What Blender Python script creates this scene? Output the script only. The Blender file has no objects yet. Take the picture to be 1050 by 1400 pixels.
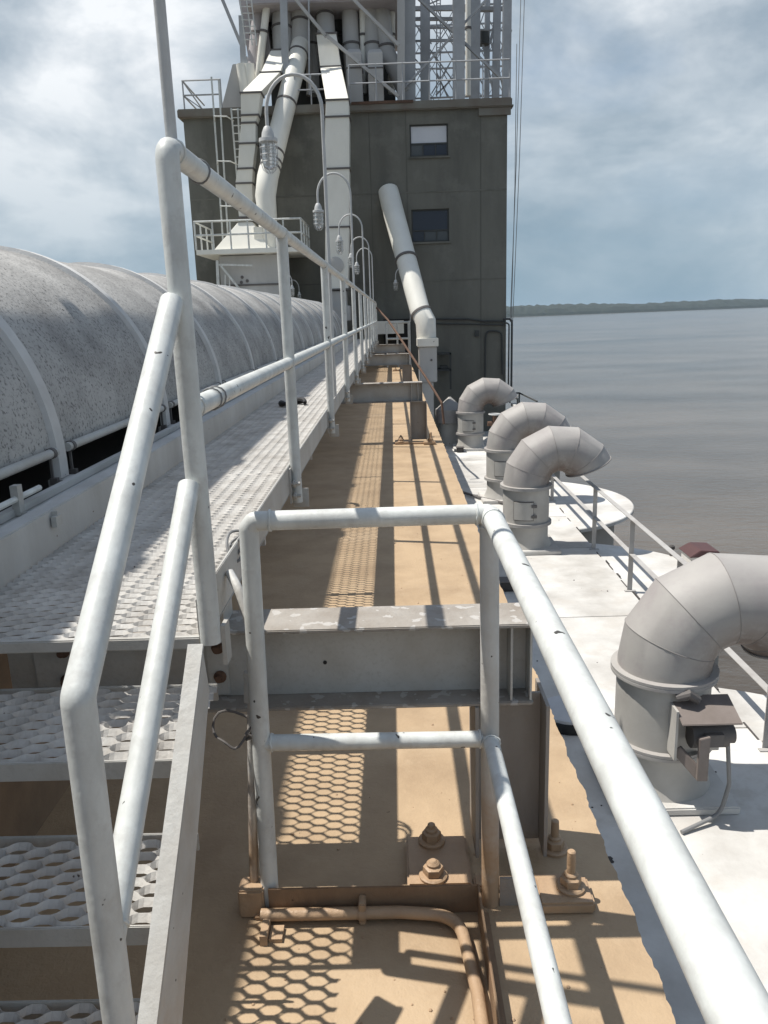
import bpy, bmesh, math, random
from mathutils import Vector, Matrix, noise
random.seed(7)
R_ = math.radians
scene = bpy.context.scene
col = scene.collection

# ------------------------------------------------------------------ camera
cam_d = bpy.data.cameras.new('camera')
cam = bpy.data.objects.new('camera', cam_d)
col.objects.link(cam)
rot = Matrix(((0.999469, 0.028211, 0.016307), (0.008982, 0.242526, -0.970103), (-0.031322, 0.969735, 0.242144)))
cam.matrix_world = Matrix.Translation((0, 0, 1.6)) @ rot.to_4x4()
cam_d.sensor_fit = 'VERTICAL'
cam_d.sensor_height = 24.0
cam_d.lens = 24.0 * 1080 / 1400
cam_d.clip_start = 0.05
cam_d.clip_end = 40000
scene.camera = cam

# ------------------------------------------------------------------ sun and sky
SUN = Vector((-0.465, 0.10, 1.0)).normalized()      # direction towards the sun
sun_d = bpy.data.lights.new('sun', 'SUN')
sun_d.energy = 5.0
sun_d.angle = R_(0.5)
sun_d.color = (1.0, 0.955, 0.88)
sun = bpy.data.objects.new('sun', sun_d)
col.objects.link(sun)
sun.rotation_euler = SUN.to_track_quat('Z', 'Y').to_euler()
sun.location = (-20, 5, 40)

world = bpy.data.worlds.new('World')
scene.world = world
world.use_nodes = True


def build_sky():
    nt = world.node_tree
    N, L = nt.nodes, nt.links
    N.clear()
    out = N.new('ShaderNodeOutputWorld')
    bg = N.new('ShaderNodeBackground')
    bg.inputs['Strength'].default_value = 0.1
    sky = N.new('ShaderNodeTexSky')
    sky.sky_type = 'NISHITA'
    sky.sun_disc = False
    sky.sun_elevation = math.asin(SUN.z)
    sky.sun_rotation = math.atan2(SUN.x, SUN.y)
    sky.air_density = 1.0
    sky.dust_density = 1.2
    sky.ozone_density = 1.0
    tc = N.new('ShaderNodeTexCoord')
    sep = N.new('ShaderNodeSeparateXYZ')
    L.new(tc.outputs['Generated'], sep.inputs[0])

    def math_(op, a, b=None, clamp=False):
        m = N.new('ShaderNodeMath'); m.operation = op; m.use_clamp = clamp
        for i, v in enumerate((a, b)):
            if v is None: continue
            if isinstance(v, (int, float)): m.inputs[i].default_value = v
            else: L.new(v, m.inputs[i])
        return m.outputs[0]
    z = math_('ADD', math_('MAXIMUM', sep.outputs['Z'], 0.0), 0.30)
    comb = N.new('ShaderNodeCombineXYZ')
    L.new(math_('DIVIDE', sep.outputs['X'], z), comb.inputs[0])
    L.new(math_('DIVIDE', sep.outputs['Y'], z), comb.inputs[1])
    comb.inputs[2].default_value = 3.7
    sv = N.new('ShaderNodeVectorMath'); sv.operation = 'MULTIPLY'; sv.inputs[1].default_value = (1.0, 1.0, 1.9)
    L.new(tc.outputs['Generated'], sv.inputs[0]); vec3 = sv.outputs[0]

    def fbm(scale, detail, rough, off, dist=0.0, sphere=False):
        mp = N.new('ShaderNodeMapping'); mp.inputs['Location'].default_value = off
        L.new(vec3 if sphere else comb.outputs[0], mp.inputs[0])
        n = N.new('ShaderNodeTexNoise'); n.inputs['Scale'].default_value = scale
        n.inputs['Detail'].default_value = detail; n.inputs['Roughness'].default_value = rough
        n.inputs['Distortion'].default_value = dist
        L.new(mp.outputs[0], n.inputs['Vector'])
        return n.outputs[0]

    def ramp(v, stops):
        r = N.new('ShaderNodeValToRGB'); e = r.color_ramp.elements
        for i, (p, c) in enumerate(stops):
            el = e[i] if i < 2 else e.new(p)
            el.position = p; el.color = (c[0], c[1], c[2], 1)
        L.new(v, r.inputs[0]); return r.outputs[0]

    def mix(f, a, b, mode='MIX'):
        m = N.new('ShaderNodeMix'); m.data_type = 'RGBA'; m.blend_type = mode
        if isinstance(f, (int, float)): m.inputs[0].default_value = f
        else: L.new(f, m.inputs[0])
        for k, v in ((6, a), (7, b)):
            if isinstance(v, tuple): m.inputs[k].default_value = (*v, 1)
            else: L.new(v, m.inputs[k])
        return m.outputs[2]
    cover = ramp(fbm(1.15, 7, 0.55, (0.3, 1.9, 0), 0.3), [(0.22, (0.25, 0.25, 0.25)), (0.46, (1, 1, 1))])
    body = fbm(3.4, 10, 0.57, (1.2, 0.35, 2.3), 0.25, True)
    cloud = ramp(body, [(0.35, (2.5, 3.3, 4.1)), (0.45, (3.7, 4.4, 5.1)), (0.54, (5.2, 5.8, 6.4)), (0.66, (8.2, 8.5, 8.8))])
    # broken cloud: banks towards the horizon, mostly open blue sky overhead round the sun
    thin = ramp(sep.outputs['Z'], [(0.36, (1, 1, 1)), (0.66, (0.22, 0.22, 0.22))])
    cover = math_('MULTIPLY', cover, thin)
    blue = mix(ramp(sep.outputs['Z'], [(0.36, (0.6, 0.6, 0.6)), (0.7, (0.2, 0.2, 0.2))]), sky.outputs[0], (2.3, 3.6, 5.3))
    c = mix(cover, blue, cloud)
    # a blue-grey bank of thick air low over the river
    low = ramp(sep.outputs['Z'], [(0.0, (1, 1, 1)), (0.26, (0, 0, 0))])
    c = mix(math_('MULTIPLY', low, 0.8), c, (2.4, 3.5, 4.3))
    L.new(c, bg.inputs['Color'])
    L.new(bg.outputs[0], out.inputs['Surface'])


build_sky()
scene.view_settings.view_transform = 'Standard'
scene.view_settings.look = 'None'
scene.view_settings.gamma = 1.0
scene.view_settings.use_curve_mapping = False
scene.view_settings.exposure = 0.2
scene.render.engine = 'CYCLES'


# ------------------------------------------------------------------ materials
def material(name, base, dirt=None, dirt_amt=0.5, scale=3.0, rough=0.6, chips=None, chip_amt=0.0, chip_scale=18.0,
             bump=0.15, bump_scale=60.0, stretch=(1, 1, 1), metallic=0.0, speck=None, speck_amt=0.0, speck_scale=60.0, spec=0.4, dust_z=None, stain=None):
    m = bpy.data.materials.new(name); m.use_nodes = True
    nt = m.node_tree; N, L = nt.nodes, nt.links
    b = N['Principled BSDF']
    b.inputs['Roughness'].default_value = rough
    b.inputs['Metallic'].default_value = metallic
    b.inputs['Specular IOR Level'].default_value = spec
    tc = N.new('ShaderNodeTexCoord')
    oi = N.new('ShaderNodeObjectInfo')
    mul = N.new('ShaderNodeMath'); mul.operation = 'MULTIPLY'; mul.inputs[1].default_value = 37.0
    L.new(oi.outputs['Random'], mul.inputs[0])
    add = N.new('ShaderNodeVectorMath'); add.operation = 'ADD'
    L.new(tc.outputs['Object'], add.inputs[0]); L.new(mul.outputs[0], add.inputs[1])

    def nz(sc, det, ro, st=(1, 1, 1)):
        mp = N.new('ShaderNodeMapping'); mp.inputs['Scale'].default_value = st
        L.new(add.outputs[0], mp.inputs[0])
        n = N.new('ShaderNodeTexNoise'); n.inputs['Scale'].default_value = sc
        n.inputs['Detail'].default_value = det; n.inputs['Roughness'].default_value = ro
        L.new(mp.outputs[0], n.inputs['Vector']); return n.outputs[0]

    def rmp(v, p0, p1, amt=1.0):
        r = N.new('ShaderNodeMapRange'); r.inputs[1].default_value = p0; r.inputs[2].default_value = p1
        r.inputs[4].default_value = amt; L.new(v, r.inputs[0]); return r.outputs[0]

    def mix(f, a, bb):
        x = N.new('ShaderNodeMix'); x.data_type = 'RGBA'; L.new(f, x.inputs[0])
        for k, v in ((6, a), (7, bb)):
            if isinstance(v, tuple): x.inputs[k].default_value = (*v, 1)
            else: L.new(v, x.inputs[k])
        return x.outputs[2]
    c = base
    fine = nz(bump_scale, 4, 0.6)
    if dirt:
        c = mix(rmp(nz(scale, 7, 0.62, stretch), 0.38, 0.72, dirt_amt), c, dirt)
    else:
        c = mix(rmp(fine, 0.3, 0.8, 0.25), c, tuple(v * 0.8 for v in base))
    if speck:
        c = mix(rmp(nz(speck_scale, 5, 0.7), 0.52, 0.66, speck_amt), c, speck)
    if chips:
        c = mix(rmp(nz(chip_scale, 2, 0.45), 0.74 - chip_amt, 0.75 - chip_amt), c, chips)
    if dust_z:          # grain dust caked on the foot, thinning out upwards
        sp = N.new('ShaderNodeSeparateXYZ'); L.new(tc.outputs['Object'], sp.inputs[0])
        a_ = N.new('ShaderNodeMath'); a_.operation = 'MULTIPLY_ADD'; a_.inputs[1].default_value = 0.5; L.new(nz(7, 5, 0.7), a_.inputs[0]); L.new(sp.outputs[2], a_.inputs[2])
        c = mix(rmp(a_.outputs[0], dust_z + 0.25, dust_z - 0.05, 0.95), c, (0.36, 0.24, 0.145))
    if stain:
        at = N.new('ShaderNodeAttribute'); at.attribute_name = 'stain'
        ml = N.new('ShaderNodeMath'); ml.operation = 'MULTIPLY'; L.new(at.outputs['Fac'], ml.inputs[0]); L.new(rmp(nz(7, 6, 0.75), 0.2, 0.5), ml.inputs[1])
        c = mix(ml.outputs[0], c, stain)
    L.new(c, b.inputs['Base Color'])
    if bump:
        bp = N.new('ShaderNodeBump'); bp.inputs['Strength'].default_value = bump; bp.inputs['Distance'].default_value = 0.01
        L.new(fine, bp.inputs['Height']); L.new(bp.outputs[0], b.inputs['Normal'])
    return m


M = {}
M['rail'] = material('rail_white_paint', (0.63, 0.65, 0.63), (0.40, 0.40, 0.38), 0.75, 11, 0.45, (0.06, 0.055, 0.05), 0.016, 34, 0.14, 30, speck=(0.42, 0.41, 0.39), speck_amt=0.4, speck_scale=16, stretch=(1, 1, 0.4))
M['rail_dusty'] = material('rail_dusty_paint', (0.54, 0.54, 0.52), (0.38, 0.34, 0.29), 0.7, 5, 0.55, (0.05, 0.04, 0.035), -0.01, 42, 0.22, 45, dust_z=0.42)
M['steel'] = material('white_steel', (0.47, 0.47, 0.45), (0.33, 0.30, 0.26), 0.75, 4, 0.55, (0.09, 0.06, 0.045), -0.01, 26, 0.2, 40, speck=(0.36, 0.345, 0.32), speck_amt=0.5, speck_scale=70)
M['flange'] = material('flange_dusty', (0.34, 0.315, 0.285), (0.22, 0.185, 0.15), 0.85, 7, 0.7, (0.43, 0.41, 0.385), 0.14, 26, 0.5, 40)
M['dusty_steel'] = material('dusty_steel', (0.33, 0.31, 0.285), (0.20, 0.165, 0.135), 0.75, 4, 0.75, (0.10, 0.06, 0.04), 0.0, 14, 0.3, 40, (1, 1, 0.3), dust_z=0.12)
M['toe'] = material('rusty_toe', (0.27, 0.18, 0.11), (0.17, 0.10, 0.06), 0.75, 7, 0.75, (0.10, 0.06, 0.04), -0.02, 24, 0.3, 40, (1, 1, 0.25))
M['rust'] = material('rusty_steel', (0.13, 0.075, 0.05), (0.07, 0.045, 0.035), 0.8, 8, 0.85, None, 0, 10, 0.4, 50)
M['grating'] = material('grating_paint', (0.58, 0.565, 0.535), (0.33, 0.305, 0.275), 0.85, 8, 0.6, (0.12, 0.10, 0.09), -0.01, 30, 0.2, 60)
M['tan'] = material('tan_dust', (0.445, 0.326, 0.207), (0.305, 0.215, 0.135), 0.85, 3.0, 0.58, (0.20, 0.13, 0.08), -0.06, 40, 0.3, 70, speck=(0.48, 0.365, 0.245), speck_amt=0.45, speck_scale=2.4, spec=0.25)
M['tan_wet'] = material('tan_coat', (0.41, 0.285, 0.18), (0.32, 0.21, 0.13), 0.6, 9, 0.5, None, 0, 10, 0.5, 30)
M['hood'] = material('weathered_cover', (0.45, 0.44, 0.42), (0.17, 0.165, 0.16), 0.85, 2.3, 0.8, (0.05, 0.045, 0.045), 0.0, 26, 0.3, 60, speck=(0.055, 0.054, 0.054), speck_amt=0.85, speck_scale=62)
M['rib'] = material('cover_rib', (0.60, 0.595, 0.58), (0.42, 0.41, 0.40), 0.7, 5, 0.7, (0.08, 0.07, 0.07), -0.03, 26, 0.2, 60)
M['trough'] = material('trough_paint', (0.50, 0.505, 0.495), (0.33, 0.32, 0.30), 0.7, 3, 0.6, (0.12, 0.08, 0.06), -0.03, 24, 0.15, 50, (1, 1, 0.5))
M['dark'] = material('dark_inside', (0.03, 0.028, 0.027), None, 0, 4, 0.9)
M['under'] = material('dusty_wall', (0.24, 0.165, 0.105), (0.13, 0.09, 0.06), 0.8, 3, 0.9)
M['roof'] = material('roof_white_coat', (0.63, 0.62, 0.595), (0.31, 0.29, 0.265), 0.9, 0.8, 0.75, (0.30, 0.27, 0.23), -0.07, 14, 0.3, 30, speck=(0.47, 0.44, 0.40), speck_amt=0.55, speck_scale=2.2)
M['roof_old'] = material('roof_grey_coat', (0.55, 0.56, 0.58), (0.40, 0.40, 0.41), 0.7, 2, 0.75, (0.06, 0.055, 0.05), -0.02, 9, 0.3, 30)
M['concrete'] = material('silo_concrete', (0.36, 0.35, 0.33), (0.24, 0.23, 0.21), 0.7, 0.7, 0.9, None, 0, 10, 0.2, 12, (1, 1, 0.25))
M['tar'] = material('tar', (0.05, 0.047, 0.045), (0.10, 0.09, 0.085), 0.7, 6, 0.8)
M['wall'] = material('head_house_wall', (0.175, 0.172, 0.148), (0.085, 0.085, 0.075), 0.95, 0.6, 0.9, (0.09, 0.085, 0.075), -0.05, 3, 0.25, 6, (1, 1, 0.22), speck=(0.215, 0.21, 0.185), speck_amt=0.5, speck_scale=0.9)
M['coping'] = material('coping', (0.20, 0.195, 0.17), (0.15, 0.115, 0.09), 0.8, 1.2, 0.85)
M['joint'] = material('wall_joint', (0.125, 0.124, 0.108), None, 0, 4, 0.9)
M['duct'] = material('duct_cream', (0.78, 0.765, 0.70), (0.62, 0.60, 0.54), 0.6, 1.3, 0.5, (0.22, 0.20, 0.18), -0.04, 6, 0.1, 20, (1, 1, 0.5))
M['duct_grey'] = material('duct_grey', (0.48, 0.475, 0.46), (0.33, 0.32, 0.31), 0.7, 1.1, 0.6, (0.16, 0.11, 0.10), -0.03, 5, 0.1, 20, (1, 1, 0.4))
M['hopper'] = material('hopper_mauve', (0.44, 0.415, 0.42), (0.31, 0.275, 0.28), 0.7, 1.3, 0.7)
M['tower'] = material('tower_steel', (0.42, 0.435, 0.45), (0.27, 0.27, 0.28), 0.7, 1.2, 0.6)
M['seam'] = material('seam_dark', (0.13, 0.12, 0.115), None, 0, 4, 0.7)
M['vent'] = material('vent_metal', (0.37, 0.355, 0.335), (0.275, 0.255, 0.25), 0.7, 1.6, 0.6, (0.20, 0.15, 0.13), -0.07, 12, 0.1, 18, speck=(0.29, 0.26, 0.26), speck_amt=0.55, speck_scale=2.0, stain=(0.10, 0.055, 0.035))
M['vent_neck'] = material('vent_neck', (0.45, 0.435, 0.405), (0.31, 0.29, 0.265), 0.65, 2.2, 0.6, (0.16, 0.11, 0.09), -0.04, 9, 0.1, 25)
M['vent_seam'] = material('vent_seam', (0.25, 0.235, 0.225), None, 0, 4, 0.7)
M['brown'] = material('brown_metal', (0.20, 0.17, 0.155), (0.14, 0.115, 0.10), 0.6, 6, 0.6)
M['roofrail'] = material('roof_rail_grey', (0.40, 0.39, 0.375), (0.27, 0.25, 0.235), 0.7, 4, 0.65)
M['maroon'] = material('maroon_paint', (0.085, 0.04, 0.04), (0.06, 0.035, 0.035), 0.6, 5, 0.6)
M['black'] = material('black_rubber', (0.02, 0.02, 0.021), None, 0, 4, 0.6)
M['cable'] = material('cable_grey', (0.22, 0.22, 0.22), None, 0, 4, 0.6)
M['lamp'] = material('lamp_grey', (0.50, 0.505, 0.50), (0.36, 0.36, 0.35), 0.6, 8, 0.5)
M['bank'] = material('river_bank', (0.14, 0.12, 0.085), (0.07, 0.09, 0.04), 0.8, 0.05, 0.95, bump=0)
M['leaf'] = material('far_leaf', (0.018, 0.026, 0.018), (0.03, 0.036, 0.024), 0.8, 0.02, 0.95, bump=0)
M['blind'] = material('window_blind', (0.60, 0.61, 0.64), (0.52, 0.53, 0.57), 0.5, 2, 0.35, bump=0)
M['frame'] = material('window_frame', (0.055, 0.058, 0.056), None, 0, 4, 0.6)


def glass_mat(name, base, rough, trans):
    m = bpy.data.materials.new(name); m.use_nodes = True
    b = m.node_tree.nodes['Principled BSDF']
    b.inputs['Base Color'].default_value = (*base, 1)
    b.inputs['Roughness'].default_value = rough
    b.inputs['Transmission Weight'].default_value = trans
    b.inputs['IOR'].default_value = 1.45
    return m


M['pane_dark'] = glass_mat('pane_dark', (0.028, 0.034, 0.05), 0.12, 0.0)
M['pane_mid'] = glass_mat('pane_mid', (0.075, 0.082, 0.085), 0.2, 0.0)
M['jar'] = glass_mat('lamp_glass', (0.72, 0.72, 0.70), 0.22, 0.75)


def water_mat():
    m = bpy.data.materials.new('river_water'); m.use_nodes = True
    nt = m.node_tree; N, L = nt.nodes, nt.links
    b = N['Principled BSDF']
    b.inputs['Roughness'].default_value = 0.16
    b.inputs['IOR'].default_value = 1.33
    tc = N.new('ShaderNodeTexCoord')

    def nz(sc, det, st):
        mp = N.new('ShaderNodeMapping'); mp.inputs['Scale'].default_value = st
        mp.inputs['Rotation'].default_value = (0, 0, 0.35)
        L.new(tc.outputs['Object'], mp.inputs[0])
        n = N.new('ShaderNodeTexNoise'); n.inputs['Scale'].default_value = sc; n.inputs['Detail'].default_value = det
        n.inputs['Roughness'].default_value = 0.6
        L.new(mp.outputs[0], n.inputs['Vector']); return n.outputs[0]
    big = nz(0.016, 7, (0.5, 1.0, 1))
    r = N.new('ShaderNodeValToRGB')
    r.color_ramp.elements[0].position = 0.38; r.color_ramp.elements[0].color = (0.062, 0.052, 0.042, 1)
    r.color_ramp.elements[1].position = 0.66; r.color_ramp.elements[1].color = (0.135, 0.113, 0.092, 1)
    L.new(big, r.inputs[0]); L.new(r.outputs[0], b.inputs['Base Color'])
    h = N.new('ShaderNodeMath'); h.operation = 'ADD'
    L.new(nz(0.55, 5, (0.6, 1.0, 1)), h.inputs[0]); L.new(nz(0.09, 4, (0.4, 1.0, 1)), h.inputs[1])
    bp = N.new('ShaderNodeBump'); bp.inputs['Distance'].default_value = 0.5
    wr = N.new('ShaderNodeMapRange'); wr.inputs[1].default_value = 0.35; wr.inputs[2].default_value = 0.65; wr.inputs[3].default_value = 0.25; wr.inputs[4].default_value = 0.55
    L.new(nz(0.03, 6, (0.5, 1.0, 1)), wr.inputs[0]); L.new(wr.outputs[0], bp.inputs['Strength'])
    L.new(h.outputs[0], bp.inputs['Height']); L.new(bp.outputs[0], b.inputs['Normal'])
    return m


M['water'] = water_mat()


# ------------------------------------------------------------------ mesh helpers
def fillet(path, rad, n=6):
    P = [Vector(p) for p in path]
    out = [P[0]]
    for i in range(1, len(P) - 1):
        a, b, c = P[i - 1], P[i], P[i + 1]
        d1, d2 = (a - b), (c - b)
        ang = d1.angle(d2)
        t = min(rad / math.tan(ang / 2), d1.length * 0.49, d2.length * 0.49)
        p1, p2 = b + d1.normalized() * t, b + d2.normalized() * t
        for k in range(n + 1):
            u = k / n
            out.append((1 - u) ** 2 * p1 + 2 * u * (1 - u) * b + u * u * p2)
    out.append(P[-1])
    return out


def A0(px, py, Y):
    """image pixel (px, py) cast from the camera onto the plane at distance Y"""
    k = 1.0 / 1080
    d = rot @ Vector(((px - 525) * k, -(py - 700) * k, -1.0))  # ray from the camera through the given image pixel
    t = Y / d.y
    return (d.x * t, Y, 1.6 + d.z * t)


class MB:
    def __init__(s):
        s.v, s.f = [], []

    def quad(s, *pts):
        n = len(s.v); s.v += [Vector(p) for p in pts]; s.f.append(tuple(range(n, n + len(pts)))); return s

    def box(s, lo, hi):
        x0, y0, z0 = lo; x1, y1, z1 = hi
        return s.hexa([(x0, y0, z0), (x1, y0, z0), (x1, y1, z0), (x0, y1, z0)], [(x0, y0, z1), (x1, y0, z1), (x1, y1, z1), (x0, y1, z1)])

    def cbox(s, c, size):
        return s.box([c[i] - size[i] / 2 for i in range(3)], [c[i] + size[i] / 2 for i in range(3)])

    def hexa(s, a, b):
        return s.loft([a, b])

    def loft(s, rings, cap=True):
        n0 = len(s.v); k = len(rings[0])
        for r in rings: s.v += [Vector(p) for p in r]
        for i in range(len(rings) - 1):
            for j in range(k):
                a = n0 + i * k + j; b = n0 + i * k + (j + 1) % k
                s.f.append((a, b, b + k, a + k))
        if cap:
            s.f.append(tuple(n0 + j for j in reversed(range(k))))
            s.f.append(tuple(n0 + (len(rings) - 1) * k + j for j in range(k)))
        return s

    def tube(s, path, r, n=12, cap=True, closed=False):
        P = [Vector(p) for p in path]
        rr = r if isinstance(r, (list, tuple)) else [r] * len(P)
        d = (P[1] - P[0]).normalized()
        up = Vector((0, 0, 1)) if abs(d.z) < 0.9 else Vector((0, 1, 0))
        x = d.cross(up).normalized(); y = x.cross(d).normalized()
        rings = []
        for i, p in enumerate(P):
            if i == 0: di = do = d
            else:
                di = (P[i] - P[i - 1]).normalized()
                do = (P[i + 1] - P[i]).normalized() if i < len(P) - 1 else di
                q = d.rotation_difference(di)
                x = q @ x; y = q @ y; d = di
            b = (di + do)
            b = b.normalized() if b.length > 1e-5 else di
            ring = []
            for k in range(n):
                a = 2 * math.pi * k / n
                w = (x * math.cos(a) + y * math.sin(a)) * rr[i]
                den = di.dot(b)
                if den > 0.3: w = w - di * (w.dot(b) / den)
                ring.append(p + w)
            rings.append(ring)
        return s.loft(rings, cap)

    def bar(s, a, b, w, h, up=(0, 0, 1)):
        a, b = Vector(a), Vector(b); d = (b - a).normalized(); up = Vector(up)
        if abs(d.dot(up)) > 0.95: up = Vector((0, 1, 0))
        x = d.cross(up).normalized(); y = x.cross(d).normalized()
        ring = lambda p: [p - x * w / 2 - y * h / 2, p + x * w / 2 - y * h / 2, p + x * w / 2 + y * h / 2, p - x * w / 2 + y * h / 2]
        return s.loft([ring(a), ring(b)])

    def lathe(s, c, prof, n=24, axis=None):
        c = Vector(c); q = Vector((0, 0, 1)).rotation_difference(Vector(axis).normalized()) if axis else None
        rings = []
        for r, h in prof:
            ring = []
            for k in range(n):
                a = 2 * math.pi * k / n
                w = Vector((r * math.cos(a), r * math.sin(a), h))
                ring.append(c + (q @ w if q else w))
            rings.append(ring)
        return s.loft(rings)

    def build(s, name, mat, parent=None, bevel=0.0, smooth=True, angle=35, kind=None):
        o0 = Vector(parent['_o']) if parent is not None and '_o' in parent else Vector((0, 0, 0))
        me = bpy.data.meshes.new(name)
        me.from_pydata([tuple(p - o0) for p in s.v], [], s.f)
        bm = bmesh.new(); bm.from_mesh(me)
        bmesh.ops.recalc_face_normals(bm, faces=bm.faces)
        if bevel:
            es = [e for e in bm.edges if len(e.link_faces) == 2 and e.calc_face_angle(0) > 0.6]
            bmesh.ops.bevel(bm, geom=es, offset=bevel, segments=2, affect='EDGES', clamp_overlap=True)
        bm.to_mesh(me); bm.free()
        if smooth:
            me.polygons.foreach_set('use_smooth', [True] * len(me.polygons))
            me.set_sharp_from_angle(angle=R_(angle))
        if mat: me.materials.append(M[mat])
        o = bpy.data.objects.new(name, me); col.objects.link(o)
        if parent is not None:
            o.parent = parent; o['_o'] = tuple(o0)
        if kind: o['kind'] = kind
        return o


def thing(name, loc, label, cat, group=None):
    o = bpy.data.objects.new(name, None); col.objects.link(o)
    o.empty_display_size = 0.1
    o.location = loc; o['_o'] = tuple(loc); o['label'] = label; o['category'] = cat
    if group: o['group'] = group
    return o


def tag(o, label, cat, group=None):
    o['label'] = label; o['category'] = cat
    if group: o['group'] = group
    return o


def copy_thing(root, loc, label, group=None):
    r = root.copy(); col.objects.link(r); r.location = loc; r['label'] = label
    if group: r['group'] = group
    for ch in list(root.children):
        c = ch.copy(); col.objects.link(c); c.parent = r
        for g in list(ch.children):
            d = g.copy(); col.objects.link(d); d.parent = c
    return r


def structure(o, kind='structure'):
    o['kind'] = kind; return o


ROOF = -2.39
YB = 27.0
WATER = -31.0

# ------------------------------------------------------------------ river, far shore, bank
mb = MB(); mb.box((-9000, -3000, WATER - 1), (12000, 12000, WATER))
structure(mb.build('river', 'water', smooth=False))
mb = MB(); mb.box((-600, -300, WATER - 1), (9, 400, WATER + 2.5))
structure(mb.build('river_bank', 'bank', smooth=False))


def far_shore():
    mb = MB(); rnd = random.Random(3)
    pts = []
    n = 700
    for i in range(n + 1):
        t = i / n
        x = -7000 + 18000 * t
        y = 3900 + 260 * math.sin(t * 5.1) + 0.75 * max(0, x - 400) + 110 * noise.noise(Vector((t * 14, 0, 0)))
        pts.append((x, y))
    top = []
    for row, (dy, h0) in enumerate(((0, 16), (60, 34), (160, 50), (420, 62))):
        for i, (x, y) in enumerate(pts):
            h = h0 * (0.82 + 0.16 * noise.noise(Vector((x / 420, row * 3.1, 0))) + 0.16 * noise.noise(Vector((x / 70, row * 7.7, 1))) + 0.22 * rnd.random())
            top.append((x, y + dy, WATER + max(2, h)))
    base = [(x, y - 25, WATER - 0.5) for x, y in pts]
    rows = [base] + [top[k * (n + 1):(k + 1) * (n + 1)] for k in range(4)] + [[(x, y + 900, WATER - 0.5) for x, y in pts]]
    mb.v = [Vector(p) for r in rows for p in r]
    w = n + 1
    for r in range(len(rows) - 1):
        for i in range(n):
            mb.f.append((r * w + i, r * w + i + 1, (r + 1) * w + i + 1, (r + 1) * w + i))
    o = mb.build('far_wood', 'leaf', smooth=False)
    o['kind'] = 'stuff'


far_shore()

# ------------------------------------------------------------------ silo house with the white roof
silo_house = thing('silo_house', (0, 12, WATER), 'long white coated roof of the silo house with round silo tops bulging over the river', 'building')
SX = 3.36
mb = MB(); mb.box((-9.0, -6, ROOF - 0.6), (SX - 0.06, 30, ROOF - 0.03)); mb.build('roof_slab', 'concrete', silo_house, smooth=False)
ys = [-6, 1.9, 6.95, 9.9, 13.05, 15.2, 18.1, 21.6, 26.2, 30]
for a, b in zip(ys[:-1], ys[1:]):
    mb = MB(); mb.box((-1.0, a + 0.006, ROOF - 0.026), (SX, b - 0.006, ROOF))
    mb.build('roof_panel', 'roof', silo_house, bevel=0.006)
RS = 2.42
for cy in (0.1, 5.6, 11.15, 16.65, 22.2, 27.7):
    c = (2.6, cy)
    mb = MB(); mb.lathe((c[0], c[1], 0), [(RS - 0.38, WATER), (RS - 0.38, ROOF - 0.13)], 64)
    w = mb.build('silo', 'concrete', silo_house)
    mb = MB(); mb.lathe((c[0], c[1], 0), [(RS - 0.02, ROOF - 0.12), (RS, ROOF - 0.11), (RS, ROOF - 0.05), (RS - 0.015, ROOF - 0.035)], 72)
    mb.build('silo_top', 'roof', w)
mb = MB(); mb.box((-9.0, -6, WATER), (2.4, 30, ROOF - 0.62)); mb.build('lower_wall', 'concrete', silo_house, smooth=False)
# broken sealant along the slab edge
mb = MB(); rnd = random.Random(5)
y = 2.0
while y < 20:
    l = rnd.uniform(0.05, 0.4)
    if rnd.random() < 0.55:
        w = rnd.uniform(0.004, 0.014)
        x = SX + rnd.uniform(-0.02, 0.02)
        mb.box((x - w, y, ROOF - 0.02), (x + w, y + l, ROOF + 0.006))
    y += l + rnd.uniform(0.02, 0.2)
mb.build('edge_sealant', 'tar', silo_house)

# ------------------------------------------------------------------ tan gallery deck
mb = MB(); top = []; bot = []; y = -3.0
while y < YB:
    f = 0.5 if y < 6 else 0.25
    top.append((0.61 + 0.012 * noise.noise(Vector((y * 9, 0, 0))) + 0.006 * noise.noise(Vector((y * 41, 3, 0))), y, 0.0)); y += 0.012 if -0.5 < y < 4 else 0.06
top.append((0.61, YB, 0.0))
n = len(top)
mb.v = [Vector(p) for p in top] + [Vector((x - 0.004, y, -0.03)) for x, y, z in top] + [Vector((-3.6, y, 0)) for x, y, z in top]
for k in range(n - 1):
    mb.f.append((k, k + 1, n + k + 1, n + k)); mb.f.append((k, 2 * n + k, 2 * n + k + 1, k + 1))
structure(mb.build('gallery_deck', 'tan', smooth=False))
mb = MB(); mb.box((-3.6, -3, -0.24), (0.585, YB, -0.012)); structure(mb.build('deck_slab', 'concrete', smooth=False))
mb = MB(); mb.box((-3.5, -3, ROOF), (0.50, YB, -0.245)); o = mb.build('gallery_wall', 'trough'); structure(o)
mb = MB(); rnd = random.Random(9)
for i in range(150):
    xx = rnd.uniform(-0.45, 0.58); yy = 1.2 + 6 * rnd.random() ** 1.7; s_ = rnd.uniform(0.0015, 0.005)
    mb.lathe((xx, yy, 0), [(s_, -0.001), (s_ * 1.1, s_ * 0.5), (s_ * 0.4, s_)], 5)
o = mb.build('grain_dust', 'tan_wet'); o['kind'] = 'stuff'

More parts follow.
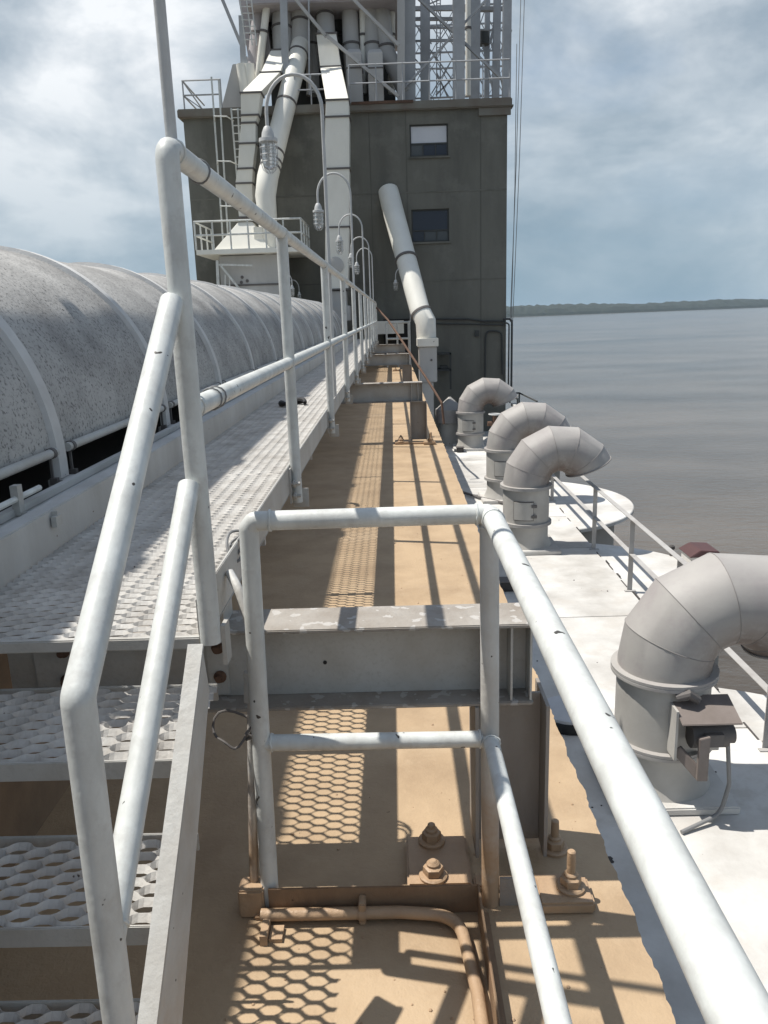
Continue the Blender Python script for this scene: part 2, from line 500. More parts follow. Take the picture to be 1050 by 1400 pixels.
# ------------------------------------------------------------------ conveyor trough and its arched cover
conv = thing('covered_conveyor', (-2.4, 12, 0), 'long grey arched conveyor cover with pale ribs beside the walkway', 'conveyor')
CXc, CZc, CR = -2.4, 1.05, 1.0
mb = MB()
mb.box((-3.5, -2, 0.0), (-1.20, 25.6, 0.86)); mb.build('trough_box', 'under', conv)
mb = MB(); mb.box((-1.22, -2, 0.80), (-1.15, 25.6, 1.005)); mb.build('side_channel', 'trough', conv, bevel=0.004)
mb = MB(); mb.box((-1.335, -2, 0.94), (-1.222, 25.6, 0.985)); mb.box((-1.30, -2, 0.987), (-1.27, 25.6, 1.012)); mb.build('ledge', 'trough', conv)
mb = MB(); mb.box((-3.3, -2, 0.862), (-1.50, 25.6, 0.90)); mb.build('belt', 'dark', conv)
mb = MB(); mb.box((-3.64, -2, 0.87), (-3.36, 25.6, 0.985)); mb.build('far_ledge', 'trough', conv)
ribs = [3.23 + 1.585 * k for k in range(-3, 14)]
rnd = random.Random(21)


def arc(r, a0, a1, n):
    return [(CXc + r * math.cos(a0 + (a1 - a0) * k / n), CZc + r * math.sin(a0 + (a1 - a0) * k / n)) for k in range(n + 1)]


for k, yr in enumerate(ribs):
    mb = MB()
    prof = [(CXc + 1.0 - 0.015, 0.985)] + arc(0.985, 0, math.pi, 40) + [(CXc - 0.985, 0.985)]
    prof_o = [(CXc + 1.0 + 0.018, 0.985)] + arc(1.018, 0, math.pi, 40) + [(CXc - 1.018, 0.985)]
    rings = []
    for (a, b), (c, d) in zip(prof, prof_o):
        rings.append([(a, yr - 0.052, b), (c, yr - 0.04, d), (c, yr + 0.04, d), (a, yr + 0.052, b)])
    mb.loft(rings); rb_ = mb.build('rib', 'rib', conv)
    mb = MB(); mb.box((-1.43, yr - 0.06, 0.955), (-1.336, yr + 0.06, 0.983)); mb.build('foot', 'trough', rb_)
    if k + 1 < len(ribs):
        y0, y1 = yr + 0.01, ribs[k + 1] - 0.01
        dr = rnd.uniform(-0.012, 0.0)
        mb = MB(); ny = 8; prof = arc(1.0 + dr, 0.03, math.pi - 0.03, 36); w = len(prof)
        for j in range(ny + 1):
            yy = y0 + (y1 - y0) * j / ny
            for (a, b) in prof:
                v = Vector((a, yy, b)); q = 0.006 * noise.noise(v * 1.7) + 0.003 * noise.noise(v * 5) - 0.008 * math.sin(math.pi * j / ny)
                mb.v.append(v + Vector((a - CXc, 0, b - CZc)) * q)
        for j in range(ny):
            for i in range(w - 1):
                mb.f.append((j * w + i, j * w + i + 1, (j + 1) * w + i + 1, (j + 1) * w + i))
        mb.build('cover_panel', 'hood', conv)
        mb = MB(); mb.tube([(-1.385, y0 + 0.05, 1.10), (-1.385, y1 - 0.05, 1.10)], 0.019, 12)
        hp = mb.build('edge_pipe', 'steel', conv)
        mb = MB()
        for ye in (y0 + 0.09, y1 - 0.09):
            mb.box((-1.396, ye - 0.005, 1.0), (-1.386, ye + 0.005, 1.10))
            mb.box((-1.40, ye - 0.012, 0.972), (-1.37, ye + 0.012, 1.0))
            mb.tube([(-1.385, ye - 0.012, 1.10), (-1.385, ye + 0.012, 1.10)], 0.023, 12)
        mb.build('hinge_strap', 'seam', hp, kind='stuff')
# latch rod bracket near the camera
mb = MB(); mb.tube([(-1.262, 1.6, 1.045), (-1.262, 2.72, 1.045)], 0.011, 8)
rod = mb.build('latch_rod', 'rail', conv)
mb = MB(); mb.box((-1.275, 2.54, 0.955), (-1.13, 2.548, 1.0)); mb.box((-1.275, 2.535, 0.99), (-1.25, 2.57, 1.09)); mb.box((-1.145, 2.52, 0.95), (-1.128, 2.57, 0.985)); mb.build('bracket', 'steel', rod)

# added tube, out of view high left, to shade cover and half the walkway
blocker = thing('shade_tube', (-3.2, 8, 2.7), 'added grey shade tube, out of view, rising above the arched cover to the head house', 'conveyor')


def blocker_pt(Y):
    z = 2.75 + 0.37 * Y
    return Vector((-0.635 - 0.465 * z, Y + 0.10 * (z - 0.9), z))


mb = MB(); mb.tube([blocker_pt(-2), blocker_pt(9), blocker_pt(18), blocker_pt(28)], 0.195, 24); mb.build('casing', 'duct_grey', blocker)
rnd = random.Random(2)
for k in range(16):
    p, q = blocker_pt(-1.2 + 1.75 * k), blocker_pt(-1.2 + 1.75 * k + 0.1)
    mb = MB(); mb.tube([p, q], 0.222, 24); mb.build('flange', 'duct_grey', blocker)


# ------------------------------------------------------------------ walkway with expanded metal grating
walk = thing('walkway', (-0.8, 12, 0.87), 'narrow white walkway of expanded metal grating running to the head house', 'walkway')


def expanded(x0, x1, y0, y1, z, LW=0.10, h=0.0205, w=0.0128, t=0.0022, tilt=46, jig=0.0):
    mb = MB(); amp = h * 0.47
    ct, st = math.cos(R_(tilt)), math.sin(R_(tilt))
    ay, az = ct * w / 2, st * w / 2        # strand flat direction (leans)
    by, bz = -st * t / 2, ct * t / 2
    n = int((y1 - y0) / h)
    rnd = random.Random(int(x0 * 100 + y0 * 10))
    for k in range(n):
        yc = y0 + h * (k + 0.5)
        sgn = 1 if k % 2 == 0 else -1
        xs = []; x = x0
        step = [0.09, 0.13, 0.13, 0.15, 0.15, 0.13, 0.13, 0.09]
        lev = [1.0, 0.92, 0.45, -0.45, -0.92, -0.92, -0.45, 0.45]
        step = [0.20, 0.10, 0.10, 0.10, 0.20, 0.10, 0.10, 0.10]
        lev = [1.0, 1.0, 0.55, -0.55, -1.0, -1.0, -0.55, 0.55]
        i = 0; pts = []
        while x < x1:
            pts.append((x, yc + sgn * lev[i % 8] * amp)); x += step[i % 8] * LW; i += 1
        pts.append((x1, yc + sgn * lev[i % 8] * amp))
        dz = rnd.uniform(-jig, jig)
        rings = [[(px, py - ay - by, z + dz - az - bz), (px, py + ay - by, z + dz + az - bz), (px, py + ay + by, z + dz + az + bz), (px, py - ay + by, z + dz - az + bz)] for px, py in pts]
        mb.loft(rings, cap=False)
    return mb


WX0, WX1, WY0, WY1 = -1.145, -0.475, 1.75, 25.4
posts_y = [1.74, 3.48, 5.62, 7.74, 9.84, 11.95, 14.05, 16.15, 18.25, 20.35, 22.45, 24.2]
PL = 2.0
pan = expanded(WX0, WX1, WY0, WY0 + PL - 0.01, 0.868).build('grating_panel', 'grating', walk, smooth=False)
k = 1
while WY0 + k * PL < WY1:
    c = pan.copy(); col.objects.link(c); c.parent = walk; c.location = (0, k * PL, 0); k += 1
mb = MB(); mb.box((-0.4805, WY0, 0.845), (-0.4725, WY1, 0.965)); mb.box((-0.54, WY0, 0.838), (-0.473, WY1, 0.8445))
mb.build('toe_plate', 'steel', walk, bevel=0.002)
mb = MB(); mb.box((-1.149, WY0, 0.80), (-1.141, WY1, 0.86)); mb.build('inner_angle', 'steel', walk)
mb = MB(); mb.box((WX0, WY0 - 0.01, 0.842), (WX1, WY0 + 0.006, 0.872)); mb.build('front_edge', 'steel', walk, bevel=0.003)
y = 2.75
while y < WY1:
    mb = MB(); mb.box((-1.14, y, 0.80), (-0.482, y + 0.025, 0.842)); mb.build('cross_bearer', 'steel', walk); y += 0.87 * 2

# walkway handrail
hr = thing('handrail', (-0.45, 12, 0.87), 'white pipe handrail with two rails along the right side of the walkway', 'handrail')
HX = -0.449
RT, RMID = 1.945, 1.412
for i, py in enumerate(posts_y):
    mb = MB()
    if i == 0: mb.tube(fillet([(HX, py, 0.86), (HX, py, RT), (HX, py + 0.2, RT)], 0.03, 4), 0.0245, 18)
    else: mb.tube([(HX, py, 0.79), (HX, py, RT - 0.012)], 0.0245, 18)
    p = mb.build('post', 'rail', hr)
    if i:
        mb = MB(); mb.box((-0.4725, py - 0.075, 0.80), (-0.464, py - 0.035, 0.955)); mb.build('lug', 'steel', p)
        mb = MB(); mb.box((-0.472, py + 0.03, 0.76), (-0.40, py + 0.036, 0.846)); mb.build('tab', 'steel', p)
        for zz in (0.885, 0.83):
            mb = MB(); mb.lathe((-0.475, py - 0.05, zz), [(0.008, 0), (0.008, 0.018), (0.017, 0.019), (0.017, 0.031), (0.008, 0.032), (0.008, 0.05)], 8, (1, 0, 0)); mb.build('bolt', 'steel', p)
        if i < 8:
            for zz, rr_ in ((RMID, 0.027), (RT, 0.0265)):
                mb = MB(); mb.tube([(HX, py - 0.03, zz), (HX, py + 0.03, zz)], rr_, 16); mb.build('weld_collar', 'rail', p)
    else:
        mb = MB(); mb.box((-0.424, py + 0.0, 0.80), (-0.414, py + 0.05, 0.90)); mb.build('tab', 'steel', p)
mb = MB(); mb.tube([(HX, 1.92, RT), (HX, 23.4, RT), (HX, 24.0, RT - 0.05), (HX, 24.2, RT - 0.25)], 0.0243, 18); mb.build('top_rail', 'rail', hr)
mb = MB(); mb.tube([(HX, 1.745, RMID), (HX, 24.2, RMID)], 0.0235, 18); mb.build('mid_rail', 'rail', hr)
for yy, zz in ((2.02, RT), (1.95, RMID), (2.0, RMID)):
    mb = MB(); mb.tube([(HX + 0.027 * math.cos(a), yy + 0.004 * math.sin(3 * a), zz + 0.027 * math.sin(a)) for a in [2 * math.pi * q / 14 for q in range(15)]], 0.0022, 6)
    mb.build('tie_wire', 'cable', hr)

mb = MB()
for kk in range(3):
    mb.tube([(-0.478 + 0.03 * math.cos(a) , 2.26 + kk * 0.02 + 0.05 * math.sin(a), 0.955 + 0.035 * math.sin(a + kk) + 0.012 * math.cos(2 * a)) for a in [2 * math.pi * q / 16 for q in range(17)]], 0.0045, 7)
o = mb.build('coiled_wire', 'cable'); tag(o, 'small coil of grey wire twisted round the edge of the walkway by the first post', 'wire')
mb = MB(); mb.tube([(HX - 0.003, 1.80, 0.97), (HX - 0.003, 1.80, 4.2)], 0.0125, 12)
lp0 = mb.build('tall_lamp_pole', 'lamp'); tag(lp0, 'thin tall grey pole rising behind the first handrail post out of the picture', 'pole')

# scrap on walkway
mb = MB(); pts = (-0.854, 6.724, 0.885)
mb.tube([(pts[0] + 0.10 * math.cos(a), pts[1] + 0.14 * math.sin(a), 0.895 + 0.012 * math.sin(2 * a)) for a in [math.pi * 2 * q / 18 for q in range(15)]], [0.016 + 0.012 * math.sin(q * 0.5) ** 2 for q in range(15)], 8)
o = mb.build('rubber_scrap', 'black'); tag(o, 'curled black rubber scrap lying in the shade on the grating', 'scrap')

# ------------------------------------------------------------------ support beams
def support_beam(yb, label, near=False, xr=0.365, xl=-1.14):
    root = thing('support_beam', (0, yb, 0), label, 'beam', 'beams carrying the walkway across the deck')
    zt, zbm = 0.765, 0.52
    y0, y1 = yb - 0.085, yb + 0.085
    mb = MB(); mb.box((xl, y0, zt - 0.012), (xr, y1, zt)); mb.build('top_flange', 'flange', root, bevel=0.003)
    mb = MB(); mb.box((xl, yb - 0.004, zbm + 0.013), (xr, yb + 0.004, zt - 0.013)); mb.build('web', 'steel', root)
    mb = MB(); mb.box((xl, y0, zbm), (xr + 0.004, y1, zbm + 0.012)); mb.build('bottom_flange', 'flange' if near else 'dusty_steel', root, bevel=0.003)
    for xs in (0.225, 0.305, xr - 0.006):
        mb = MB(); mb.box((xs, y0 + 0.006, zbm + 0.013), (xs + 0.006, yb - 0.0045, zt - 0.013)); mb.build('stiffener', 'steel', root)
    # wide flange column
    mb = MB()
    mb.box((0.205, yb - 0.09, 0.03), (0.215, yb + 0.09, zbm - 0.002)); mb.box((0.405, yb - 0.09, 0.03), (0.415, yb + 0.09, zbm - 0.002))
    mb.box((0.216, yb - 0.005, 0.03), (0.404, yb + 0.005, zbm - 0.002)); mb.build('column', 'dusty_steel', root)
    mb = MB(); mb.box((0.0, yb - 0.20, 0.0), (0.185, yb + 0.02, 0.03)); mb.build('base_plate', 'tan_wet', root, bevel=0.006)
    mb = MB(); mb.box((0.19, yb - 0.20, 0.0), (0.50, yb - 0.145, 0.02)); mb.box((0.36, yb - 0.29, 0.0), (0.51, yb - 0.18, 0.034)); mb.build('base_plate', 'tan_wet', root, bevel=0.006)
    for bx, by, bz, hb in ((0.078, yb - 0.01, 0.03, 0.02), (0.075, yb - 0.165, 0.03, 0.012), (0.455, yb - 0.225, 0.034, 0.075), (0.452, yb - 0.02, 0.0, 0.06)):
        mb = MB()
        mb.lathe((bx, by, bz), [(0.04, -0.002), (0.041, 0.008), (0.036, 0.012)], 20)
        mb.lathe((bx, by, bz), [(0.028, 0.01), (0.030, 0.018), (0.029, 0.034), (0.022, 0.038)], 6)
        mb.lathe((bx, by, bz), [(0.018, 0.03), (0.019, 0.045), (0.014, 0.05)], 14)
        mb.lathe((bx, by, bz), [(0.0115, 0.03), (0.0125, 0.045 + hb * 0.5), (0.0115, 0.04 + hb), (0.008, 0.043 + hb)], 14)
        mb.build('anchor_bolt', 'tan_wet', root)
    if near:
        for px, w in ((-1.06, 0.15), (-0.56, 0.06)):
            mb = MB(); mb.box((px, yb - 0.016, zbm + 0.02), (px + w, yb - 0.0045, zt - 0.02))
            cp = mb.build('clip_plate', 'steel', root, bevel=0.003)
            for zz in (0.60, 0.69):
                mb = MB(); mb.lathe((px + w * 0.6, yb - 0.016, zz), [(0.018, 0.0), (0.019, 0.005), (0.012, 0.012), (0.011, 0.024)], 12, (0, -1, 0)); mb.build('bolt', 'rust', cp)
        mb = MB(); mb.lathe((-0.22, yb - 0.0045, 0.63), [(0.006, 0), (0.006, 0.002)], 8, (0, -1, 0)); mb.build('drill_hole', 'black', root)
    # packing posts up to the walkway
    mb = MB(); mb.box((-0.55, yb - 0.06, zt + 0.001), (-0.49, yb + 0.06, 0.836)); mb.box((-1.13, yb - 0.06, zt + 0.001), (-1.07, yb + 0.06, 0.798)); mb.build('packing', 'steel', root)
    return root


b1 = support_beam(2.115, 'nearest white painted crossbeam under the start of the walkway, on a dusty column', True)
support_beam(10.1, 'second crossbeam along the deck, white with a rusty right column, beyond the front guard rail')
support_beam(17.6, 'third crossbeam along the deck, narrow and dusty in the distance')
support_beam(23.4, 'farthest crossbeam at the end of the tan deck below the head house')

# ------------------------------------------------------------------ stairs
stair = thing('steel_stair', (-0.8, 1.3, 0), 'white steel stair of expanded metal treads going down beside the handrail', 'stair')
SXr = -0.455
mb = MB()
p0, p1 = Vector((SXr, 1.625, 0.905)), Vector((SXr, 0.68, 0.046))
mb.hexa([(SXr - 0.017, p0.y, p0.z), (SXr + 0.017, p0.y, p0.z), (SXr + 0.017, p0.y + 0.006, p0.z - 0.009), (SXr - 0.017, p0.y + 0.006, p0.z - 0.009)],
        [(SXr - 0.017, p1.y, p1.z), (SXr + 0.017, p1.y, p1.z), (SXr + 0.017, p1.y + 0.006, p1.z - 0.009), (SXr - 0.017, p1.y + 0.006, p1.z - 0.009)])
mb.build('stringer_flange', 'steel', stair)
mb = MB(); D = 0.36
mb.hexa([(SXr + 0.006, p0.y, p0.z - 0.012), (SXr + 0.015, p0.y, p0.z - 0.012), (SXr + 0.015, p0.y + 0.025, p0.z - 0.125), (SXr + 0.006, p0.y + 0.025, p0.z - 0.125)],
        [(SXr + 0.006, p1.y, p1.z - 0.012), (SXr + 0.015, p1.y, p1.z - 0.012), (SXr + 0.015, p1.y + 0.30, 0.003), (SXr + 0.006, p1.y + 0.30, 0.003)])
mb.build('stringer_web', 'rail_dusty', stair)
mb = MB()
mb.hexa([(-1.19, p0.y, p0.z), (-1.15, p0.y, p0.z), (-1.15, p0.y + 0.02, p0.z - 0.22), (-1.19, p0.y + 0.02, p0.z - 0.22)], [(-1.19, p1.y, p1.z), (-1.15, p1.y, p1.z), (-1.15, p1.y + 0.2, p1.z), (-1.19, p1.y + 0.2, p1.z)])
mb.build('far_stringer', 'steel', stair)
for zt, yf, yb_ in ((0.66, 1.555, 1.90), (0.43, 1.325, 1.60), (0.205, 1.10, 1.36), (-0.0, 0.86, 1.10)):
    if zt < 0.02: zt = 0.02
    mb = expanded(-1.148, SXr - 0.03, yf + 0.004, yb_, zt, jig=0.0015, LW=0.10, h=0.021, w=0.0178, tilt=50)
    t = mb.build('tread', 'grating', stair, smooth=False)
    mb = MB(); mb.box((-1.148, yf - 0.004, zt - 0.042), (SXr - 0.03, yf + 0.003, zt + 0.004)); mb.build('nosing', 'steel', t, bevel=0.002)
    mb = MB(); mb.box((-1.148, yb_ , zt - 0.036), (SXr - 0.03, yb_ + 0.006, zt + 0.012)); mb.build('back_bar', 'steel', t, bevel=0.002)

srail = thing('stair_handrail', (-0.46, 1.3, 0), 'white pipe stair handrail sloping down from the first walkway post in the foreground', 'handrail')
SH = HX - 0.012
mb = MB(); pth = [(SH, 1.715, 1.640), (SH, 1.022, 1.085), (SH, 1.0, 0.0)]
mb.tube(fillet([pth[0], pth[1], pth[2]], 0.02, 4), 0.0245, 20); mb.build('top_rail', 'rail', srail)
mb = MB(); mb.tube([(SH, 1.715, 1.245), (SH, 1.01, 0.672)], 0.0235, 20); mb.build('mid_rail', 'rail', srail)
mb = MB(); mb.lathe((SH, 1.0, 0.0), [(0.05, 0.0), (0.05, 0.012), (0.03, 0.014)], 20); mb.build('foot', 'steel', srail)

# ------------------------------------------------------------------ front guard rail
gr = thing('guard_rail', (-0.08, 1.876, 0), 'white pipe guard rail standing on the tan deck in front of the nearest crossbeam', 'guard rail')
gx0, gx1, gy = -0.372, 0.224, 1.876
mb = MB(); mb.tube(fillet([(gx0 - 0.012, gy, 0.02), (gx0 + 0.006, gy, 1.1), (gx0 + 0.02, gy, 1.118), (gx1, gy, 1.12)], 0.012, 4), 0.0242, 20); mb.build('top_rail', 'rail', gr)
mb = MB(); mb.tube([(gx0 - 0.0, gy, 0.512), (gx1 + 0.01, gy, 0.508)], 0.0215, 18); mb.build('mid_rail', 'rail', gr)
mb = MB(); mb.tube([(gx1 + 0.006, gy, 0.0), (gx1 + 0.002, gy, 1.10)], 0.0242, 20); mb.build('post', 'rail_dusty', gr)
mb = MB(); mb.tube([(gx1 - 0.004, gy + 0.008, 1.118), (gx1 + 0.006, gy - 0.02, 1.117), (gx1 + 0.014, -0.5, 1.10)], 0.0248, 24); mb.build('side_top_rail', 'rail', gr)
mb = MB(); mb.tube([(gx1 + 0.004, gy - 0.01, 0.512), (gx1 + 0.012, -0.5, 0.512)], 0.0215, 20); mb.build('side_mid_rail', 'rail', gr)
mb = MB(); mb.tube([(gx1 + 0.013, -0.5, 0.0), (gx1 + 0.013, -0.5, 1.09)], 0.0242, 16); mb.build('post', 'rail_dusty', gr)
mb = MB(); mb.box((gx0 - 0.01, gy - 0.035, 0.0), (gx1 - 0.03, gy - 0.029, 0.088)); mb.build('toe_plate', 'toe', gr, bevel=0.002)
mb = MB(); mb.box((gx1 - 0.034, -0.5, 0.0), (gx1 - 0.028, gy - 0.03, 0.088)); mb.box((gx1 - 0.028, -0.5, 0.0), (gx1 - 0.004, gy - 0.04, 0.006)); mb.build('side_toe_plate', 'toe', gr, bevel=0.002)
mb = MB(); mb.box((gx1 + 0.03, gy - 0.012, 0.0), (gx1 + 0.10, gy - 0.005, 0.088)); mb.build('gusset', 'dusty_steel', gr)
mb = MB(); mb.box((gx0 - 0.05, gy - 0.05, 0.0), (gx0 + 0.03, gy + 0.03, 0.014)); mb.build('foot_plate', 'tan_wet', gr, bevel=0.003)
def weld(c, axis, r, parent, seed):
    # lumpy painted weld bead round a pipe joint
    c = Vector(c); q = Vector((0, 0, 1)).rotation_difference(Vector(axis).normalized()); rnd = random.Random(seed)
    pts = [c + q @ Vector(((r + 0.0015 * rnd.random()) * math.cos(t), (r + 0.0015 * rnd.random()) * math.sin(t), 0.003 * (rnd.random() - 0.5))) for t in [2 * math.pi * k / 26 for k in range(27)]]
    mb = MB(); mb.tube(pts, [0.0022 + 0.0016 * rnd.random() for _ in pts], 6); mb.build('weld_bead', 'rail', parent)


for i, (c, ax, r, par) in enumerate((((gx0 + 0.024, gy, 0.512), (1, 0, 0), 0.0215, gr), ((gx1 - 0.022, gy, 0.508), (1, 0, 0), 0.0215, gr), ((gx1 - 0.03, gy, 1.119), (1, 0, 0), 0.0242, gr), ((gx0 + 0.06, gy, 1.118), (1, 0, 0), 0.0242, gr),
                                     ((gx1 + 0.006, gy - 0.05, 1.117), (0, 1, 0), 0.0248, gr), ((gx1 + 0.004, gy - 0.03, 0.512), (0, 1, 0), 0.0215, gr), ((gx1 + 0.003, gy, 1.088), (0, 0, 1), 0.0242, gr),
                                     ((SH, 1.035, 0.693), (0, 0.8, 0.65), 0.0235, srail),
                                     ((HX, 1.775, RMID), (0, 1, 0), 0.0235, hr), ((HX, 1.79, RT), (0, 1, 0), 0.0245, hr))):
    weld(c, ax, r, par, i)
# ------------------------------------------------------------------ conduits on the deck
con = thing('conduit', (-0.42, 1.9, 0), 'grey cable conduit curving down from the walkway edge beside the guard rail post', 'conduit')
mb = MB(); mb.tube(fillet([(-0.462, 2.05, 0.93), (-0.43, 2.0, 0.90), (-0.395, 1.955, 0.80), (-0.402, 1.925, 0.62), (-0.415, 1.90, 0.35), (-0.428, 1.88, 0.05)], 0.08, 5), 0.0125, 14); mb.build('pipe', 'rail_dusty', con)
mb = MB(); mb.tube([(-0.401, 1.93, 0.68), (-0.405, 1.92, 0.61)], 0.018, 14); mb.tube([(-0.4, 1.932, 0.69), (-0.401, 1.93, 0.675)], 0.0205, 8); mb.build('coupling', 'steel', con)
mb = MB(); mb.box((-0.465, 1.835, 0.0), (-0.395, 1.90, 0.085)); mb.build('pull_box', 'tan_wet', con, bevel=0.005)
mb = MB(); mb.tube([(-0.455 + 0.05 * math.cos(a) + 0.010 * math.sin(2 * a), 1.90 + 0.03 * math.sin(a), 0.54 + 0.036 * math.sin(a) + 0.008 * math.cos(3 * a)) for a in [0.3 + 2 * math.pi * q / 20 for q in range(19)]], 0.0035, 7)
mb.tube([(-0.405, 1.90, 0.545), (-0.415, 1.885, 0.535), (-0.40, 1.885, 0.525), (-0.418, 1.89, 0.515), (-0.40, 1.89, 0.54)], 0.0045, 6)
mb.build('wire_loop', 'seam', con)
pp = thing('deck_pipe', (-0.1, 1.8, 0), 'tan dust coated pipe running along the toe plate and bending along the deck', 'pipe')
mb = MB(); mb.tube(fillet([(-0.40, 1.815, 0.028), (-0.02, 1.815, 0.028), (0.135, 1.80, 0.026), (0.160, 1.55, 0.026), (0.176, -0.4, 0.026)], 0.14, 8), 0.0165, 16); mb.build('pipe', 'tan_wet', pp)
mb = MB(); mb.tube([(-0.135, 1.815, 0.028), (-0.112, 1.815, 0.028)], 0.0215, 16); mb.box((-0.133, 1.80, 0.0), (-0.114, 1.842, 0.066)); mb.build('pipe_clamp', 'tan_wet', pp, bevel=0.003)
mb = MB(); mb.box((-0.392, 1.735, 0.0), (-0.372, 1.798, 0.03)); mb.box((-0.37, 1.745, 0.0), (-0.335, 1.795, 0.012)); mb.build('bracket', 'tan_wet', pp)
# rope running from the handrail end to the deck edge
mb = MB(); mb.tube([(-0.447, 24.1, 1.824), (-0.11, 23.6, 1.459), (0.187, 22.5, 1.022), (0.449, 21, 0.623), (0.702, 20.3, 0.229), (0.948, 19.8, -0.158), (1.166, 19.3, -0.527), (1.207, 19.2, -1.032)], 0.03, 10)
o = mb.build('hose', 'rust'); tag(o, 'brown hose sagging from the far end of the handrail to the deck edge', 'hose')

# ------------------------------------------------------------------ gooseneck lamps
def gooseneck(loc, label, h0, group, sx=-1, reach=0.42, rise=1.42, s=1.0):
    root = thing('gooseneck_lamp', loc, label, 'lamp', group)
    x, y, z = loc
    r = reach / 2
    path = [(x, y, z + h0), (x, y, z + rise - 0.25)]
    path += [(x + sx * (r - r * math.cos(a)), y, z + rise - 0.25 + (0.25 if a <= math.pi / 2 else 0.25) * math.sin(a)) for a in [math.pi * q / 14 for q in range(1, 15)]]
    ex = x + sx * reach
    ze = z + rise - 0.25 - 0.10
    path.append((ex, y, ze))
    mb = MB(); mb.tube(path, 0.0135 * s, 12); mb.build('pole', 'lamp', root)
    mb = MB(); mb.lathe((ex, y, ze), [(0.022 * s, 0.0), (0.03 * s, -0.01), (0.045 * s, -0.045), (0.05 * s, -0.08), (0.07 * s, -0.085), (0.072 * s, -0.11), (0.062 * s, -0.115)], 20); mb.build('lamp_cap', 'lamp', root)
    mb = MB(); mb.lathe((ex, y, ze), [(0.054 * s, -0.112), (0.056 * s, -0.25), (0.045 * s, -0.29), (0.02 * s, -0.305)], 20); mb.build('glass_jar', 'jar', root)
    mb = MB()
    for k in range(8):
        a = 2 * math.pi * k / 8; c, d_ = math.cos(a), math.sin(a)
        mb.tube([(ex + 0.064 * s * c, y + 0.064 * s * d_, ze - 0.112), (ex + 0.066 * s * c, y + 0.066 * s * d_, ze - 0.25), (ex + 0.05 * s * c, y + 0.05 * s * d_, ze - 0.305), (ex + 0.02 * s * c, y + 0.02 * s * d_, ze - 0.33)], 0.0028 * s, 5)
    for zz in (-0.15, -0.20, -0.25):
        mb.tube([(ex + 0.066 * s * math.cos(a), y + 0.066 * s * math.sin(a), ze + zz) for a in [2 * math.pi * q / 20 for q in range(21)]], 0.003 * s, 5)
    mb.build('guard_cage', 'lamp', root)
    return root


G1 = 'gooseneck lamps along the walkway handrail'
LX = -0.478
g0 = gooseneck((LX, 6.5, 1.94), 'nearest gooseneck lamp with a caged jar, large in front of the diagonal white pipe', -1.02, G1)
for yy, lb in ((10.75, 'second gooseneck lamp from the camera, hanging before the tall cream duct'), (15.0, 'third gooseneck lamp along the handrail, right of the tall cream duct'),
               (19.25, 'fourth gooseneck lamp along the handrail, small against the dark wall'), (22.4, 'farthest and smallest gooseneck lamp near the end of the handrail')):
    copy_thing(g0, (LX, yy, 1.94), lb)

